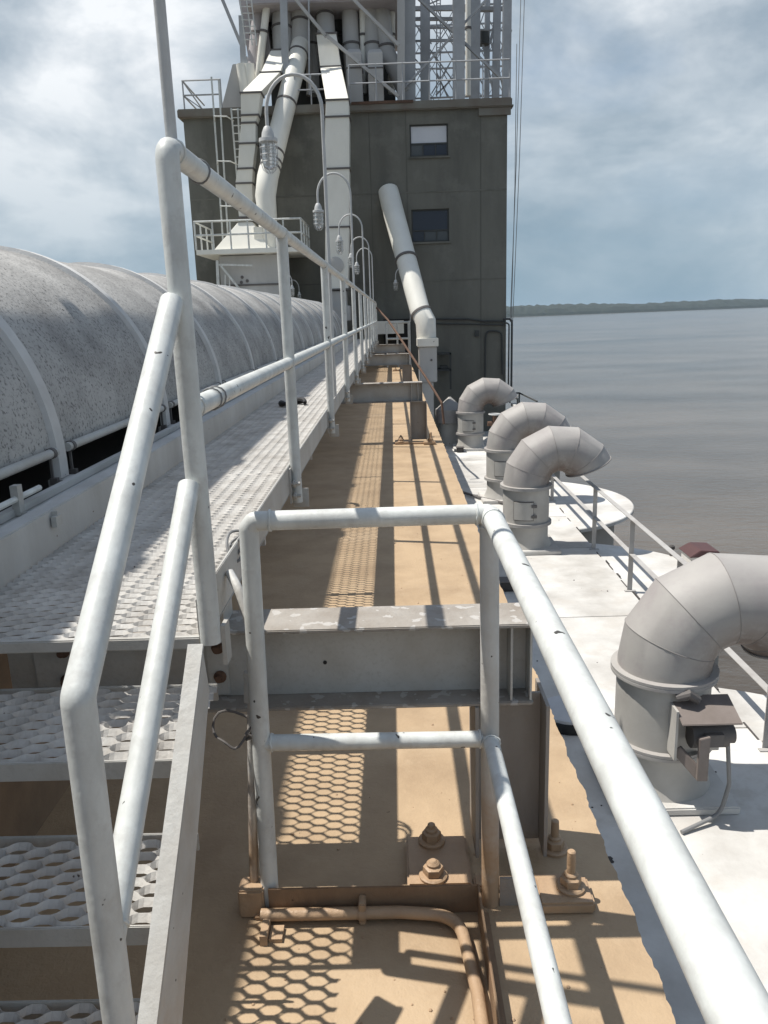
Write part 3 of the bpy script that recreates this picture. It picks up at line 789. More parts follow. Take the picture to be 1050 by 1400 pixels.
# ------------------------------------------------------------------ roof vents
def roof_vent(loc, label, rz=0.0, sc=1.0, door=True):
    root = thing('gooseneck_vent', loc, label, 'roof vent', 'gooseneck vents on the white roof')
    x, y, z = loc; r = 0.39 * sc; nk = 1.12 * sc
    mb = MB(); mb.box((x - 0.52 * sc, y - 0.52 * sc, z), (x + 0.52 * sc, y + 0.52 * sc, z + 0.07 * sc)); mb.build('curb', 'roof', root, bevel=0.012)
    mb = MB(); mb.lathe((x, y, z), [(r * 1.12, 0.07 * sc), (r * 0.97, 0.20 * sc), (r * 0.97, 0.47 * sc), (r, 0.48 * sc), (r, nk)], 40); mb.build('neck', 'vent_neck', root)
    for zz, rr in ((0.47 * sc, r + 0.045), (nk - 0.02, r + 0.05)):
        mb = MB(); mb.lathe((x, y, z + zz), [(r + 0.002, -0.03), (rr, -0.028), (rr, -0.004), (rr - 0.004, 0.0), (rr, 0.004), (rr, 0.026), (r + 0.002, 0.03)], 40); mb.build('flange', 'vent', root)
    Rc = 0.545 * sc; zc = z + nk + 0.06 * sc; n = 40
    def ring(a, ri):
        cx = x + Rc - Rc * math.cos(a); cz = zc + Rc * math.sin(a)
        dx, dz = -math.cos(a), math.sin(a)
        return [(cx + dx * ri * math.cos(t), y + ri * math.sin(t), cz + dz * ri * math.cos(t)) for t in [2 * math.pi * k / n for k in range(n)]]
    angs = [0.0, R_(20), R_(48), R_(79), R_(110), R_(141), R_(157)]
    mb = MB(); rings = [[(p[0], p[1], z + nk) for p in ring(0, r * 0.99)]] + [ring(a, r * (1.0 if a else 0.99)) for a in angs]
    mb.loft(rings, cap=False)
    rin = [ring(a, r * 0.975) for a in reversed(angs)]
    mb.loft([rings[-1], rin[0]] + rin[1:], cap=False)
    eo = mb.build('elbow', 'vent', root, angle=17)
    at = eo.data.attributes.new('stain', 'FLOAT', 'POINT')
    tp = Vector((Rc, 0, nk + 0.16 * sc)) + Vector((x, y, z)) - Vector(root['_o'])
    for k, v in enumerate(eo.data.vertices):
        dd = (v.co - tp); dd.y *= 0.25
        at.data[k].value = 1.0 * math.exp(-(dd.length / (0.33 * sc)) ** 2)
    mb = MB()
    for a in angs[1:-1]: 
        rg = ring(a, r * 1.0 + 0.001); mb.tube(rg + [rg[0]], 0.0035, 5)
    mb.build('seam', 'vent_seam', root)
    rg = ring(angs[-1], r + 0.004); mb = MB(); mb.tube(rg + [rg[0]], 0.013, 6); mb.build('mouth_rim', 'vent_seam', root)
    if door:
        # curved access door on the side facing the walkway start
        a0, a1 = R_(-128), R_(-82)
        mb = MB(); rings = []
        for k in range(9):
            a = a0 + (a1 - a0) * k / 8
            rings.append([(x + q * math.cos(a), y + q * math.sin(a), z + zz * sc) for q, zz in ((r + 0.003, 0.58), (r + 0.022, 0.58), (r + 0.022, 0.88), (r + 0.003, 0.88))])
        mb.loft(rings); dr = mb.build('access_door', 'vent_neck', root)
        mb = MB()
        for zz in (0.64, 0.82):
            a = a1 + 0.03; p = Vector((x + (r + 0.03) * math.cos(a), y + (r + 0.03) * math.sin(a), z + zz * sc))
            mb.cbox(p, (0.09, 0.03, 0.045))
        mb.build('hinge', 'seam', dr)
        mb = MB(); 
        for (b0, b1, z0, z1) in ((a0 - 0.03, a1 + 0.03, 0.565, 0.578), (a0 - 0.03, a1 + 0.03, 0.882, 0.895), (a0 - 0.03, a0 - 0.01, 0.565, 0.895), (a1 + 0.005, a1 + 0.025, 0.565, 0.895)):
            rings = []
            for k in range(7):
                a = b0 + (b1 - b0) * k / 6
                rings.append([(x + q * math.cos(a), y + q * math.sin(a), z + zz * sc) for q, zz in ((r + 0.002, z0), (r + 0.014, z0), (r + 0.014, z1), (r + 0.002, z1))])
            mb.loft(rings)
        mb.build('door_frame', 'seam', dr)
    return root


VAX, VAY = 2.19, 6.1
va = roof_vent((VAX, VAY, ROOF), 'nearest gooseneck roof vent, cut by the right edge, with a brown motor hood', sc=0.97, door=False)
v2 = roof_vent((2.215, 13.2, ROOF), 'second gooseneck roof vent with a hinged door, beside the bend of the guard rail')
copy_thing(v2, (2.36, 16.9, ROOF), 'third gooseneck roof vent, mostly hidden behind the second one')
copy_thing(v2, (2.27, 23.6, ROOF), 'fourth gooseneck roof vent, in front of the dark head house wall')
# motor box on the nearest vent
bx, by, bz = VAX + 0.05, VAY - 0.39, ROOF
mb = MB(); mb.hexa([(bx - 0.10, by - 0.22, bz + 0.86), (bx + 0.36, by - 0.22, bz + 0.86), (bx + 0.36, by + 0.08, bz + 0.96), (bx - 0.10, by + 0.08, bz + 0.96)], [(bx - 0.10, by - 0.22, bz + 0.872), (bx + 0.36, by - 0.22, bz + 0.872), (bx + 0.36, by + 0.08, bz + 0.972), (bx - 0.10, by + 0.08, bz + 0.972)])
wbox = mb.build('motor_hood', 'brown', va, bevel=0.004)
mb = MB(); mb.box((bx - 0.12, by - 0.14, bz + 0.52), (bx - 0.10, by + 0.1, bz + 0.94)); mb.box((bx - 0.098, by + 0.03, bz + 0.50), (bx + 0.30, by + 0.06, bz + 0.87)); mb.build('motor_bracket', 'vent_neck', va)
mb = MB(); mb.tube([(bx + 0.02, by - 0.06, bz + 0.70), (bx + 0.30, by - 0.06, bz + 0.70)], 0.105, 20); mb.tube([(bx + 0.30, by - 0.06, bz + 0.70), (bx + 0.36, by - 0.06, bz + 0.70)], 0.075, 20); mb.box((bx + 0.10, by - 0.19, bz + 0.66), (bx + 0.24, by - 0.10, bz + 0.76)); mb.build('motor', 'seam', va)
mb = MB(); mb.hexa([(bx + 0.03, by - 0.25, bz + 0.40), (bx + 0.11, by - 0.25, bz + 0.40), (bx + 0.11, by - 0.21, bz + 0.40), (bx + 0.03, by - 0.21, bz + 0.40)], [(bx + 0.03, by - 0.25, bz + 0.76), (bx + 0.11, by - 0.25, bz + 0.78), (bx + 0.11, by - 0.21, bz + 0.78), (bx + 0.03, by - 0.21, bz + 0.76)])
mb.bar((bx - 0.09, by - 0.1, bz + 0.60), (bx + 0.07, by - 0.22, bz + 0.42), 0.03, 0.09); mb.build('damper_arm', 'brown', va, bevel=0.004)
mb = MB(); mb.tube([(bx - 0.08, by - 0.02, bz + 1.0), (bx + 0.0, by - 0.05, bz + 1.04), (bx + 0.08, by - 0.03, bz + 0.98)], 0.035, 10); mb.build('cable_gland', 'seam', va)
mb = MB(); mb.tube(fillet([(bx + 0.30, by - 0.12, bz + 0.66), (bx + 0.33, by - 0.14, bz + 0.3), (bx + 0.26, by - 0.18, bz + 0.06), (bx - 0.1, by - 0.34, bz + 0.02)], 0.15, 6), 0.017, 10); mb.build('power_cable', 'cable', va)

# low conical hooded vent close to the wall
e = (1.666, 26.572, -2.39)
hv = thing('conical_vent', (1.72, 24.4, ROOF), 'small round vent with a conical cap left of the fourth gooseneck vent', 'roof vent')
mb = MB(); mb.lathe((1.72, 24.4, ROOF), [(0.34, 0), (0.34, 0.75)], 28); mb.build('neck', 'vent_neck', hv)
mb = MB(); mb.lathe((1.72, 24.4, ROOF), [(0.36, 0.70), (0.44, 0.72), (0.44, 1.12), (0.40, 1.14), (0.04, 1.48)], 28); mb.build('cap', 'vent', hv)
# capped drain in the shade of the deck and small fittings
c = (1.664, 7.185, -2.39)
dc = thing('drain_cover', (c[0], c[1], ROOF), 'low grey round cap with a black rim in the shade beside the deck', 'drain cover')
mb = MB(); mb.lathe((c[0], c[1], ROOF), [(0.31, 0), (0.32, 0.04), (0.30, 0.10)], 32); mb.build('rim', 'black', dc)
mb = MB(); mb.lathe((c[0], c[1], ROOF), [(0.29, 0.09), (0.28, 0.125), (0.05, 0.14)], 32); mb.build('lid', 'roof_old', dc)
for i, (q, lb) in enumerate((((1.601, 11.049, -2.39), 'small dark roof drain box just right of the guard rail post'), ((1.909, 23.014, -2.39), 'small dark junction box on the shaded roof left of the fourth vent'))):
    rb = thing('junction_box', (q[0], q[1], ROOF), lb, 'box')
    mb = MB(); mb.box((q[0] - 0.10, q[1] - 0.1, ROOF), (q[0] + 0.10, q[1] + 0.1, ROOF + 0.14)); mb.build('body', 'tar', rb, bevel=0.01)
    mb = MB(); mb.box((q[0] - 0.12, q[1] - 0.12, ROOF + 0.142), (q[0] + 0.12, q[1] + 0.12, ROOF + 0.16)); mb.build('lid', 'seam', rb)
mb = MB(); mb.tube([(2.413, 16.105, -2.34), (1.807, 16.864, -2.34), (1.461, 17.498, -2.34), (0.942, 17.118, -2.34)], 0.03, 8); o = mb.build('roof_conduit', 'seam'); tag(o, 'thin dark conduit lying across the shaded roof strip below the second vent', 'conduit')
mb = MB(); rnd = random.Random(31)
for i in range(34):
    xx = rnd.uniform(1.2, 3.2); yy = rnd.uniform(3.2, 15); s_ = rnd.uniform(0.003, 0.011)
    mb.lathe((xx, yy, ROOF), [(s_, -0.001), (s_ * 1.1, s_ * 0.5), (s_ * 0.4, s_)], 5)
for i in range(40):
    xx = rnd.uniform(0.9, 1.55); yy = 3.2 + rnd.random() ** 2 * 4; s_ = rnd.uniform(0.008, 0.035)
    mb.lathe((xx, yy, ROOF), [(s_, -0.001), (s_ * 1.1, s_ * 0.25), (s_ * 0.5, s_ * 0.4)], 6)
o = mb.build('roof_debris', 'tar'); o['kind'] = 'stuff'

# ------------------------------------------------------------------ guard rail on the white roof edge
rr = thing('roof_guard_rail', (3.35, 12, ROOF), 'grey angle iron guard rail along the river edge of the white roof', 'guard rail')
RX = 3.34; RH = 1.06
rposts = [3.6, 6.6, 9.0, 10.9, 13.0, 16.6, 20.3]
for yy in rposts:
    mb = MB(); mb.box((RX - 0.035, yy - 0.035, ROOF - 0.3 if False else ROOF), (RX + 0.035, yy - 0.025, ROOF + RH)); mb.box((RX + 0.025, yy - 0.025, ROOF), (RX + 0.035, yy + 0.035, ROOF + RH)); mb.box((RX - 0.08, yy - 0.09, ROOF), (RX + 0.08, yy - 0.037, ROOF + 0.012)); mb.build('post', 'roofrail', rr)
for zz in (RH, RH * 0.52):
    mb = MB(); mb.box((RX + 0.036, 2.5, ROOF + zz - 0.06), (RX + 0.044, 21, ROOF + zz)); mb.box((RX - 0.03, 2.5, ROOF + zz + 0.0005), (RX + 0.044, 21, ROOF + zz + 0.008)); mb.build('rail', 'roofrail', rr)

a, b = (3.824, 26.2, -1.043), (4.451, 24.6, -1.178)
rp = thing('roof_platform', (a[0], 26.2, a[2]), 'small white railed lid right of the fourth vent at the head house corner', 'platform')
mb = MB(); mb.box((a[0] + 0.05, 24.7, a[2] - 0.42), (b[0] - 0.05, 26.3, a[2] - 0.32)); mb.build('lid', 'roof', rp, bevel=0.01)
mb = MB(); mb.box((a[0] + 0.3, 25.0, ROOF - 0.04), (b[0] - 0.3, 26.0, a[2] - 0.423)); mb.build('stand', 'duct_grey', rp)
mb = MB(); mb.tube([(a[0] + 0.02, 24.7, a[2] - 0.03), (a[0] + 0.02, 26.3, a[2]), (b[0] - 0.3, 26.3, a[2]), (b[0], 24.7, a[2] - 0.12)], 0.028, 8); mb.build('rail', 'frame', rp)
for q in ((a[0] + 0.02, 24.7), (a[0] + 0.02, 26.3), (b[0] - 0.3, 26.3)):
    mb = MB(); mb.tube([(q[0], q[1], a[2] - 0.32), (q[0], q[1], a[2])], 0.025, 8); mb.build('post', 'frame', rp)
q = (2.903, 22.9, -1.413)
vv = thing('roof_valve', (q[0], 22.9, ROOF), 'small rusty valve with grey handwheel standing right of the fourth vent neck', 'valve')
mb = MB(); mb.tube([(q[0], 22.9, ROOF), (q[0], 22.9, q[2] + 0.1)], 0.06, 10); mb.tube([(q[0] - 0.2, 22.9, q[2] - 0.15), (q[0] + 0.2, 22.9, q[2] - 0.15)], 0.07, 10); mb.build('body', 'rust', vv)
mb = MB(); mb.tube([(q[0] + 0.16 * math.cos(t), 22.9 + 0.16 * math.sin(t), q[2] + 0.12) for t in [2 * math.pi * k / 16 for k in range(17)]], 0.022, 6); mb.tube([(q[0] - 0.16, 22.9, q[2] + 0.12), (q[0] + 0.16, 22.9, q[2] + 0.12)], 0.015, 6); mb.build('handwheel', 'lamp', vv)
# maroon hatch and small stub on a silo top
q = (4.779, 12.116, -2.39)
ht = thing('hatch_box', (q[0], q[1], ROOF), 'small maroon roofed hatch box on the silo top behind the nearest vent', 'hatch')
mb = MB(); mb.box((q[0] - 0.18, q[1] - 0.22, ROOF - 0.04), (q[0] + 0.20, q[1] + 0.22, ROOF + 0.15)); mb.build('body', 'roof', ht, bevel=0.01)
mb = MB(); mb.hexa([(q[0] - 0.22, q[1] - 0.27, ROOF + 0.153), (q[0] + 0.25, q[1] - 0.27, ROOF + 0.153), (q[0] + 0.25, q[1] + 0.27, ROOF + 0.153), (q[0] - 0.22, q[1] + 0.27, ROOF + 0.153)], [(q[0] - 0.05, q[1] - 0.25, ROOF + 0.26), (q[0] + 0.24, q[1] - 0.26, ROOF + 0.24), (q[0] + 0.24, q[1] + 0.26, ROOF + 0.24), (q[0] - 0.05, q[1] + 0.25, ROOF + 0.26)]); mb.build('lid', 'maroon', ht, bevel=0.01)
q = (4.529, 12.578, -2.39)
mb = MB(); mb.lathe((q[0], q[1], ROOF - 0.04), [(0.03, 0), (0.03, 0.12), (0.05, 0.125), (0.05, 0.17), (0.02, 0.19)], 10); o = mb.build('vent_stub', 'tar'); tag(o, 'tiny dark stub standing at the far edge of the silo top', 'stub')

# ------------------------------------------------------------------ head house
hh = thing('head_house', (-1.2, YB, WATER), 'dark grey green concrete head house with two windows at the end of the walkway', 'building')
XL, XR, ZT = -6.36, 3.80, 7.75
win = [(0.757, 1.945, 6.42, 7.36), (0.715, 1.945, 3.85, 4.85)]
# front wall built round the window openings
WD = 0.35
xs = sorted({XL, win[0][0], win[0][1], win[1][0], XR})
mb = MB()
wx0, wx1 = 0.735, 1.945
mb.box((XL, YB, WATER), (wx0, YB + WD, ZT)); mb.box((wx1, YB, WATER), (XR, YB + WD, ZT))
mb.box((wx0, YB, WATER), (wx1, YB + WD, 3.85)); mb.box((wx0, YB, 4.85), (wx1, YB + WD, 6.42)); mb.box((wx0, YB, 7.36), (wx1, YB + WD, ZT))
bmf = mb.build('front_wall', 'wall', hh, smooth=False)
mb = MB(); mb.box((XL, YB + WD + 0.002, WATER), (XL + WD, YB + 11, ZT)); mb.build('left_wall', 'wall', hh, smooth=False)
mb = MB(); mb.box((XR - WD, YB + WD + 0.002, WATER), (XR, YB + 11, ZT)); mb.build('right_wall', 'wall', hh, smooth=False)
mb = MB(); mb.box((XL + WD, YB + 10.6, WATER), (XR - WD, YB + 10.99, ZT)); mb.build('rear_wall', 'wall', hh, smooth=False)
mb = MB(); mb.box((XL - 0.14, YB - 0.16, ZT + 0.002), (XR + 0.13, YB + 11.1, ZT + 0.26)); mb.build('roof_slab', 'coping', hh, bevel=0.03)
mb = MB(); mb.box((XR - 0.9, YB - 0.09, ZT - 0.22), (XR + 0.10, YB - 0.003, ZT - 0.002)); mb.build('corner_coping', 'coping', hh)
for z0 in (2.62, 5.35):
    mb = MB(); mb.box((XL, YB - 0.010, z0), (XR, YB - 0.003, z0 + 0.035)); mb.build('pour_line', 'wall', hh)
for x0 in (-5.3, -3.6, -0.55, 0.6, 2.95):
    mb = MB(); mb.box((x0, YB - 0.008, ROOF), (x0 + 0.03, YB - 0.0035, ZT)); mb.build('wall_joint', 'joint', hh)
for i, (z0, z1) in enumerate(((6.42, 7.36), (3.85, 4.85))):
    mb = MB(); f = 0.045; y0, y1 = YB + 0.06, YB + 0.12
    zm = z0 + 0.36 if i == 0 else z0 + 0.33
    mb.box((wx0, y0, z0), (wx0 + f, y1, z1)); mb.box((wx1 - f, y0, z0), (wx1, y1, z1)); mb.box((wx0 + f, y0, z1 - f), (wx1 - f, y1, z1)); mb.box((wx0 + f, y0, z0), (wx1 - f, y1, z0 + f)); mb.box((wx0 + f, y0, zm), (wx1 - f, y1, zm + f))
    for q in (0.33, 0.66): mb.box((wx0 + q * (wx1 - wx0), y0 + 0.005, z0 + f), (wx0 + q * (wx1 - wx0) + 0.03, y1 - 0.005, zm))
    wn = mb.build('window', 'frame', hh)
    mb = MB(); mb.box((wx0 + f, y0 + 0.03, zm + f), (wx1 - f, y0 + 0.04, z1 - f)); mb.build('pane', 'blind' if i == 0 else 'pane_dark', wn)
    for k in range(3):
        xa = wx0 + f if k == 0 else wx0 + k * 0.33 * (wx1 - wx0) + 0.03
        xb = wx0 + (k + 1) * 0.33 * (wx1 - wx0) if k < 2 else wx1 - f
        mb = MB(); mb.box((xa, y0 + 0.03, z0 + f), (xb, y0 + 0.04, zm)); mb.build('pane', ('pane_mid', 'pane_dark', 'pane_dark')[k] if i == 0 else ('pane_dark', 'pane_mid', 'pane_mid')[k], wn)
    mb = MB(); mb.box((wx0 - 0.05, YB - 0.05, z0 - 0.06), (wx1 + 0.05, YB + 0.055, z0 - 0.004)); mb.build('sill', 'wall', wn)
# wall conduits
mb = MB()
mb.tube([(0.964, 26.93, 1.429), (2.536, 26.93, 1.38), (3.019, 26.93, 1.294), (3.744, 26.93, 1.271)], 0.03, 8)
mb.tube([(0.961, 26.93, 1.287), (3.745, 26.93, 1.153)], 0.022, 8)
mb.build('wall_conduit', 'frame', hh)
mb = MB(); mb.tube(fillet([(3.089, 26.92, -0.649), (3.114, 26.92, 0.984), (3.647, 26.92, 0.944), (3.679, 26.92, -0.472)], 0.2, 5), 0.03, 8); mb.build('wall_conduit', 'frame', hh)
mb = MB(); mb.box((2.894, 26.9, 0.802), (2.758, 26.99, 0.994)); mb.build('switch_box', 'frame', hh)
mb = MB(); mb.tube(fillet([(3.684, 26.85, 1.344), (3.973, 26.85, 1.335), (3.968, 26.85, -1.11)], 0.2, 5), 0.035, 8); mb.tube(fillet([(3.685, 26.85, 1.227), (3.878, 26.85, 1.197), (3.868, 26.85, -0.911)], 0.15, 5), 0.025, 8); mb.build('corner_pipe', 'frame', hh)
mb = MB(); a = (1.472, 26.8, 0.326); b_ = (1.928, 26.8, -0.265)
mb.box((a[0], 26.4, a[2] - 0.06), (b_[0], 26.95, a[2])); mb.box((a[0], 26.4, b_[2]), (b_[0], 26.95, b_[2] + 0.06)); mb.box((b_[0] - 0.06, 26.4, b_[2] - 0.6), (b_[0], 26.46, a[2])); mb.box((a[0] + 0.1, 26.5, b_[2] + 0.07), (b_[0] - 0.1, 26.9, b_[2] + 0.16)); mb.build('wall_bracket', 'frame', hh)

# cables hanging at the right corner
for i, (x0, x1, lb) in enumerate(((718, 702, 'rightmost of three thin cables hanging beside the head house corner'), (713, 698, 'middle of three thin cables hanging beside the head house corner'), (708, 694.5, 'leftmost thin cable of three hanging beside the head house corner'))):
    pass
cab = [((4.383, 27.5, 11.275), (4.005, 26.9, 1.24)), ((4.287, 27.6, 11.314), (3.928, 26.95, 1.242)), ((4.182, 27.7, 9.727), (3.972, 27, 1.24))]
for (p, q), lb in zip(cab, ('rightmost of the three thin cables hanging beside the head house corner', 'middle one of the three thin cables beside the head house corner', 'shortest thin cable, closest to the head house corner')):
    mb = MB(); mb.tube([p, [(p[k] + q[k]) / 2 + (0.03 if k == 0 else 0) for k in range(3)], q], 0.011, 6); o = mb.build('hanging_cable', 'cable'); tag(o, lb, 'cable', 'cables at the head house corner')

# ------------------------------------------------------------------ equipment on and before the head house
ZR = ZT + 0.262      # head house roof level


def pipe_thing(name, label, cat, pts, r, mat, collars=(), n=20, group=None, cmat='seam'):
    root = thing(name, tuple(pts[0]), label, cat, group)
    mb = MB(); mb.tube(pts, r, n); mb.build('pipe', mat, root)
    P = [Vector(p) for p in pts]
    L = [0.0]
    for a, b in zip(P[:-1], P[1:]): L.append(L[-1] + (b - a).length)
    for t in collars:
        s = t * L[-1]
        for i in range(len(P) - 1):
            if L[i] <= s <= L[i + 1]:
                d = (P[i + 1] - P[i]).normalized(); c = P[i] + d * (s - L[i])
                rr_ = (r[i] if isinstance(r, (list, tuple)) else r)
                mb = MB(); mb.tube([c - d * 0.035, c + d * 0.035], rr_ + 0.022, n); mb.build('collar', cmat, root); break
    return root


def box_duct(name, label, cat, secs, mat, group=None, seams=True):
    """secs: list of (centre, width x, depth y); loft of rectangular sections"""
    root = thing(name, tuple(secs[-1][0]), label, cat, group)
    def rect(c, w, d): return [(c[0] - w / 2, c[1] - d / 2, c[2]), (c[0] + w / 2, c[1] - d / 2, c[2]), (c[0] + w / 2, c[1] + d / 2, c[2]), (c[0] - w / 2, c[1] + d / 2, c[2])]
    for i in range(len(secs) - 1):
        mb = MB(); mb.loft([rect(*secs[i]), rect(*secs[i + 1])]); mb.build('duct_section', mat, root, bevel=0.012)
    for i in range(len(secs)):
        c, w, d = secs[i]
        mb = MB(); mb.box((c[0] - w / 2 - 0.03, c[1] - d / 2 - 0.03, c[2] - 0.025), (c[0] + w / 2 + 0.03, c[1] + d / 2 + 0.03, c[2] + 0.025)); mb.build('duct_flange', 'seam', root)
    return root


# tall cream duct
YD = 25.6
secs = [((-1.795, 28, 10.229), 0.62, 0.6), ((-1.688, 27.8, 9.225), 0.66, 0.62), ((-1.402, 25.6, 7.735), 0.66, 0.62), ((-1.423, 25.6, 7.279), 0.70, 0.66), ((-1.487, 25.6, 5.865), 0.72, 0.66), ((-1.562, 25.6, 4.218), 0.72, 0.66), ((-1.667, 25.6, 2.406), 0.72, 0.66)]
tall = box_duct('grain_duct', 'tall cream rectangular duct coming straight down the front of the head house', 'duct', secs, 'duct')
c = (-1.657, 25.255, 3.107); mb = MB(); mb.lathe(c, [(0.24, 0), (0.25, 0.02), (0.22, 0.03)], 24, (0, -1, 0)); mb.build('inspection_cap', 'duct_grey', tall)
secs_b = [((-1.669, 25.6, 2.373), 0.62, 0.58), ((-1.685, 25.6, 2.009), 0.62, 0.58)]
c0, c1 = (-1.668, 25.6, 2.384), (-1.704, 25.6, 1.609)
mb = MB(); mb.box((c0[0] - 0.30, YD - 0.28, c1[2]), (c0[0] + 0.30, YD + 0.28, c0[2] - 0.03)); mb.box((c0[0] - 0.40, YD - 0.42, c1[2] - 0.15), (c0[0] + 0.40, YD + 0.42, c1[2] + 0.30)); mb.build('duct_foot', 'duct_grey', tall, bevel=0.015)

# diagonal pipe then vertical
pts = [(-2.684, 28.4, 10.128), (-2.833, 27.6, 9.209), (-3.592, 25.4, 5.697), (-3.678, 25.3, 5.171), (-3.657, 25.3, 4.507), (-3.684, 25.3, 2.417)]
pipe_thing('grain_pipe', 'white round pipe slanting down left and then dropping straight behind the arched cover', 'pipe', pts, [0.30, 0.31, 0.32, 0.31, 0.28, 0.28], 'duct', (0.06, 0.30, 0.52, 0.56, 0.585))

# left stepped duct
secs = [((-3.313, 28.2, 9.878), 0.55, 0.6), ((-3.522, 27.3, 8.985), 0.62, 0.66), ((-4.014, 26.2, 8.167), 0.60, 0.6), ((-4.102, 26.2, 7.562), 0.52, 0.5), ((-4.161, 26.2, 7.359), 0.44, 0.42), ((-4.226, 26.2, 6.785), 0.50, 0.46), ((-4.345, 26.2, 6.079), 0.46, 0.44), ((-4.422, 26.2, 5.659), 0.52, 0.46), ((-4.426, 26.2, 4.674), 0.44, 0.42)]
stp = box_duct('grain_duct', 'stepped cream duct with a sloping chute top, left of the diagonal pipe', 'duct', secs, 'duct')

# platform with hopper on the left face
YP = 24.6
pa, pb = (-5.744, 24.6, 3.636), (-2.592, 24.6, 3.535)
plat = thing('service_platform', (pa[0], YP, pa[2]), 'white railed service platform with a cone hopper on the left of the head house', 'platform')
mb = MB(); mb.box((pa[0], YP, pa[2] - 0.14), (pb[0], YB - 0.01, pa[2])); mb.build('floor', 'duct', plat, bevel=0.01)
zr = (-5.673, 24.6, 4.434)[2]; zm = (-5.707, 24.6, 4.047)[2]
npst = 7
for k in range(npst):
    xx = pa[0] + (pb[0] - pa[0]) * k / (npst - 1)
    mb = MB(); mb.tube([(xx, YP + 0.05, pa[2]), (xx, YP + 0.05, zr)], 0.026, 8); mb.build('post', 'rail', plat)
for xx in (pa[0], pb[0]):
    for yy in (YP + 0.8, YP + 1.6, YB - 0.1):
        mb = MB(); mb.tube([(xx, yy, pa[2]), (xx, yy, zr)], 0.026, 8); mb.build('post', 'rail', plat)
for zz in (zr, zm):
    mb = MB(); mb.tube([(pa[0], YB - 0.1, zz), (pa[0], YP + 0.05, zz), (pb[0], YP + 0.05, zz), (pb[0], YB - 0.1, zz)], 0.028, 8); mb.build('rail', 'rail', plat)
hc = (-4.334, 25.5, 3.616)
hop = thing('cone_hopper', (hc[0], hc[1], pa[2]), 'pale cone shaped hopper standing on the railed service platform', 'hopper')
hz = (-4.272, 25.5, 4.464)[2]
mb = MB(); mb.loft([[(hc[0] - 0.95, hc[1] - 0.6, pa[2] + 0.002), (hc[0] + 0.75, hc[1] - 0.6, pa[2] + 0.002), (hc[0] + 0.75, hc[1] + 0.6, pa[2] + 0.002), (hc[0] - 0.95, hc[1] + 0.6, pa[2] + 0.002)],
                    [(hc[0] - 0.22, hc[1] - 0.22, hz), (hc[0] + 0.2, hc[1] - 0.22, hz), (hc[0] + 0.2, hc[1] + 0.22, hz), (hc[0] - 0.22, hc[1] + 0.22, hz)]]); mb.build('cone', 'duct', hop, bevel=0.02)
mb = MB(); mb.box((hc[0] - 0.26, hc[1] - 0.26, hz + 0.002), (hc[0] + 0.24, hc[1] + 0.26, hz + 0.08)); mb.build('collar', 'seam', hop)
mb = MB(); mb.cbox((hc[0] + 0.40, hc[1] - 0.42, pa[2] + 0.45), (0.26, 0.10, 0.38)); mb.build('control_box', 'duct', hop, bevel=0.01)
# bin below the platform and bracing
bn = thing('holding_bin', (hc[0], hc[1], 1.0), 'grey square bin with bolts beneath the railed service platform', 'bin')
ba, bb = (-5.169, 25, 3.437), (-3.332, 25, 3.378)
mb = MB(); mb.box((ba[0], YP + 0.4, 1.0), (bb[0], YP + 1.8, pa[2] - 0.16)); mb.build('body', 'duct_grey', bn, bevel=0.015)
sz = (-5.213, 24.98, 2.586)[2]
mb = MB(); mb.box((ba[0] - 0.02, YP + 0.37, sz), (bb[0] + 0.02, YP + 0.397, sz + 0.05)); mb.build('seam', 'seam', bn)
for px, py in ((331, 379), (338, 384), (330, 386)):
    cc = A0(px, py, YP + 0.395); mb = MB(); mb.lathe(cc, [(0.05, 0), (0.045, 0.03)], 10, (0, -1, 0)); mb.build('bolt', 'seam', bn)
mb = MB(); mb.bar((-5.101, 24.8, 3.211), (-4.46, 24.8, 2.342), 0.06, 0.06); mb.bar((-5.179, 24.8, 3.34), (-5.22, 24.8, 2.302), 0.08, 0.08); mb.bar((-5.145, 24.8, 3.213), (-4.134, 24.8, 3.16), 0.05, 0.05); mb.bar((-4.979, 24.85, 2.936), (-5.03, 24.85, 2.297), 0.04, 0.04); mb.bar((-4.855, 24.85, 2.826), (-4.897, 24.85, 2.293), 0.04, 0.04); mb.build('brace', 'rail', bn)

# caged ladder on the left of the face
lad = thing('wall_ladder', (-5.346, 26.6, 3.706), 'thin white caged ladder up the left side of the head house wall', 'ladder')
for (x0, y0, x1, y1) in ((289, 105, 306, 345), (299, 110, 313, 345), (316, 148, 329, 300), (325, 148, 333, 300)):
    mb = MB(); mb.bar(A0(x0, y0, 26.5), A0(x1, y1, 26.5), 0.05, 0.03); mb.build('stile', 'rail', lad)
for k in range(15):
    t = k / 14
    p, q = Vector((-4.741, 26.5, 7.856)).lerp(Vector((-4.685, 26.5, 4.716)), t), Vector((-4.539, 26.5, 7.849)).lerp(Vector((-4.593, 26.5, 4.713)), t)
    mb = MB(); mb.tube([p, q + Vector((0.12, 0, 0))], 0.018, 6); mb.build('rung', 'rail', lad)
for yy in (165, 225, 285):
    t = (yy - 105) / 240
    p, q = Vector(A0(289 + 17 * t, yy, 26.5)), Vector(A0(318 + 12 * (yy - 148) / 150, yy, 26.5))
    mb = MB(); mb.tube([q, q + Vector((-0.1, -0.55, 0)), p + Vector((0.12, -0.55, 0)), p], 0.02, 6); mb.build('hoop', 'rail', lad)

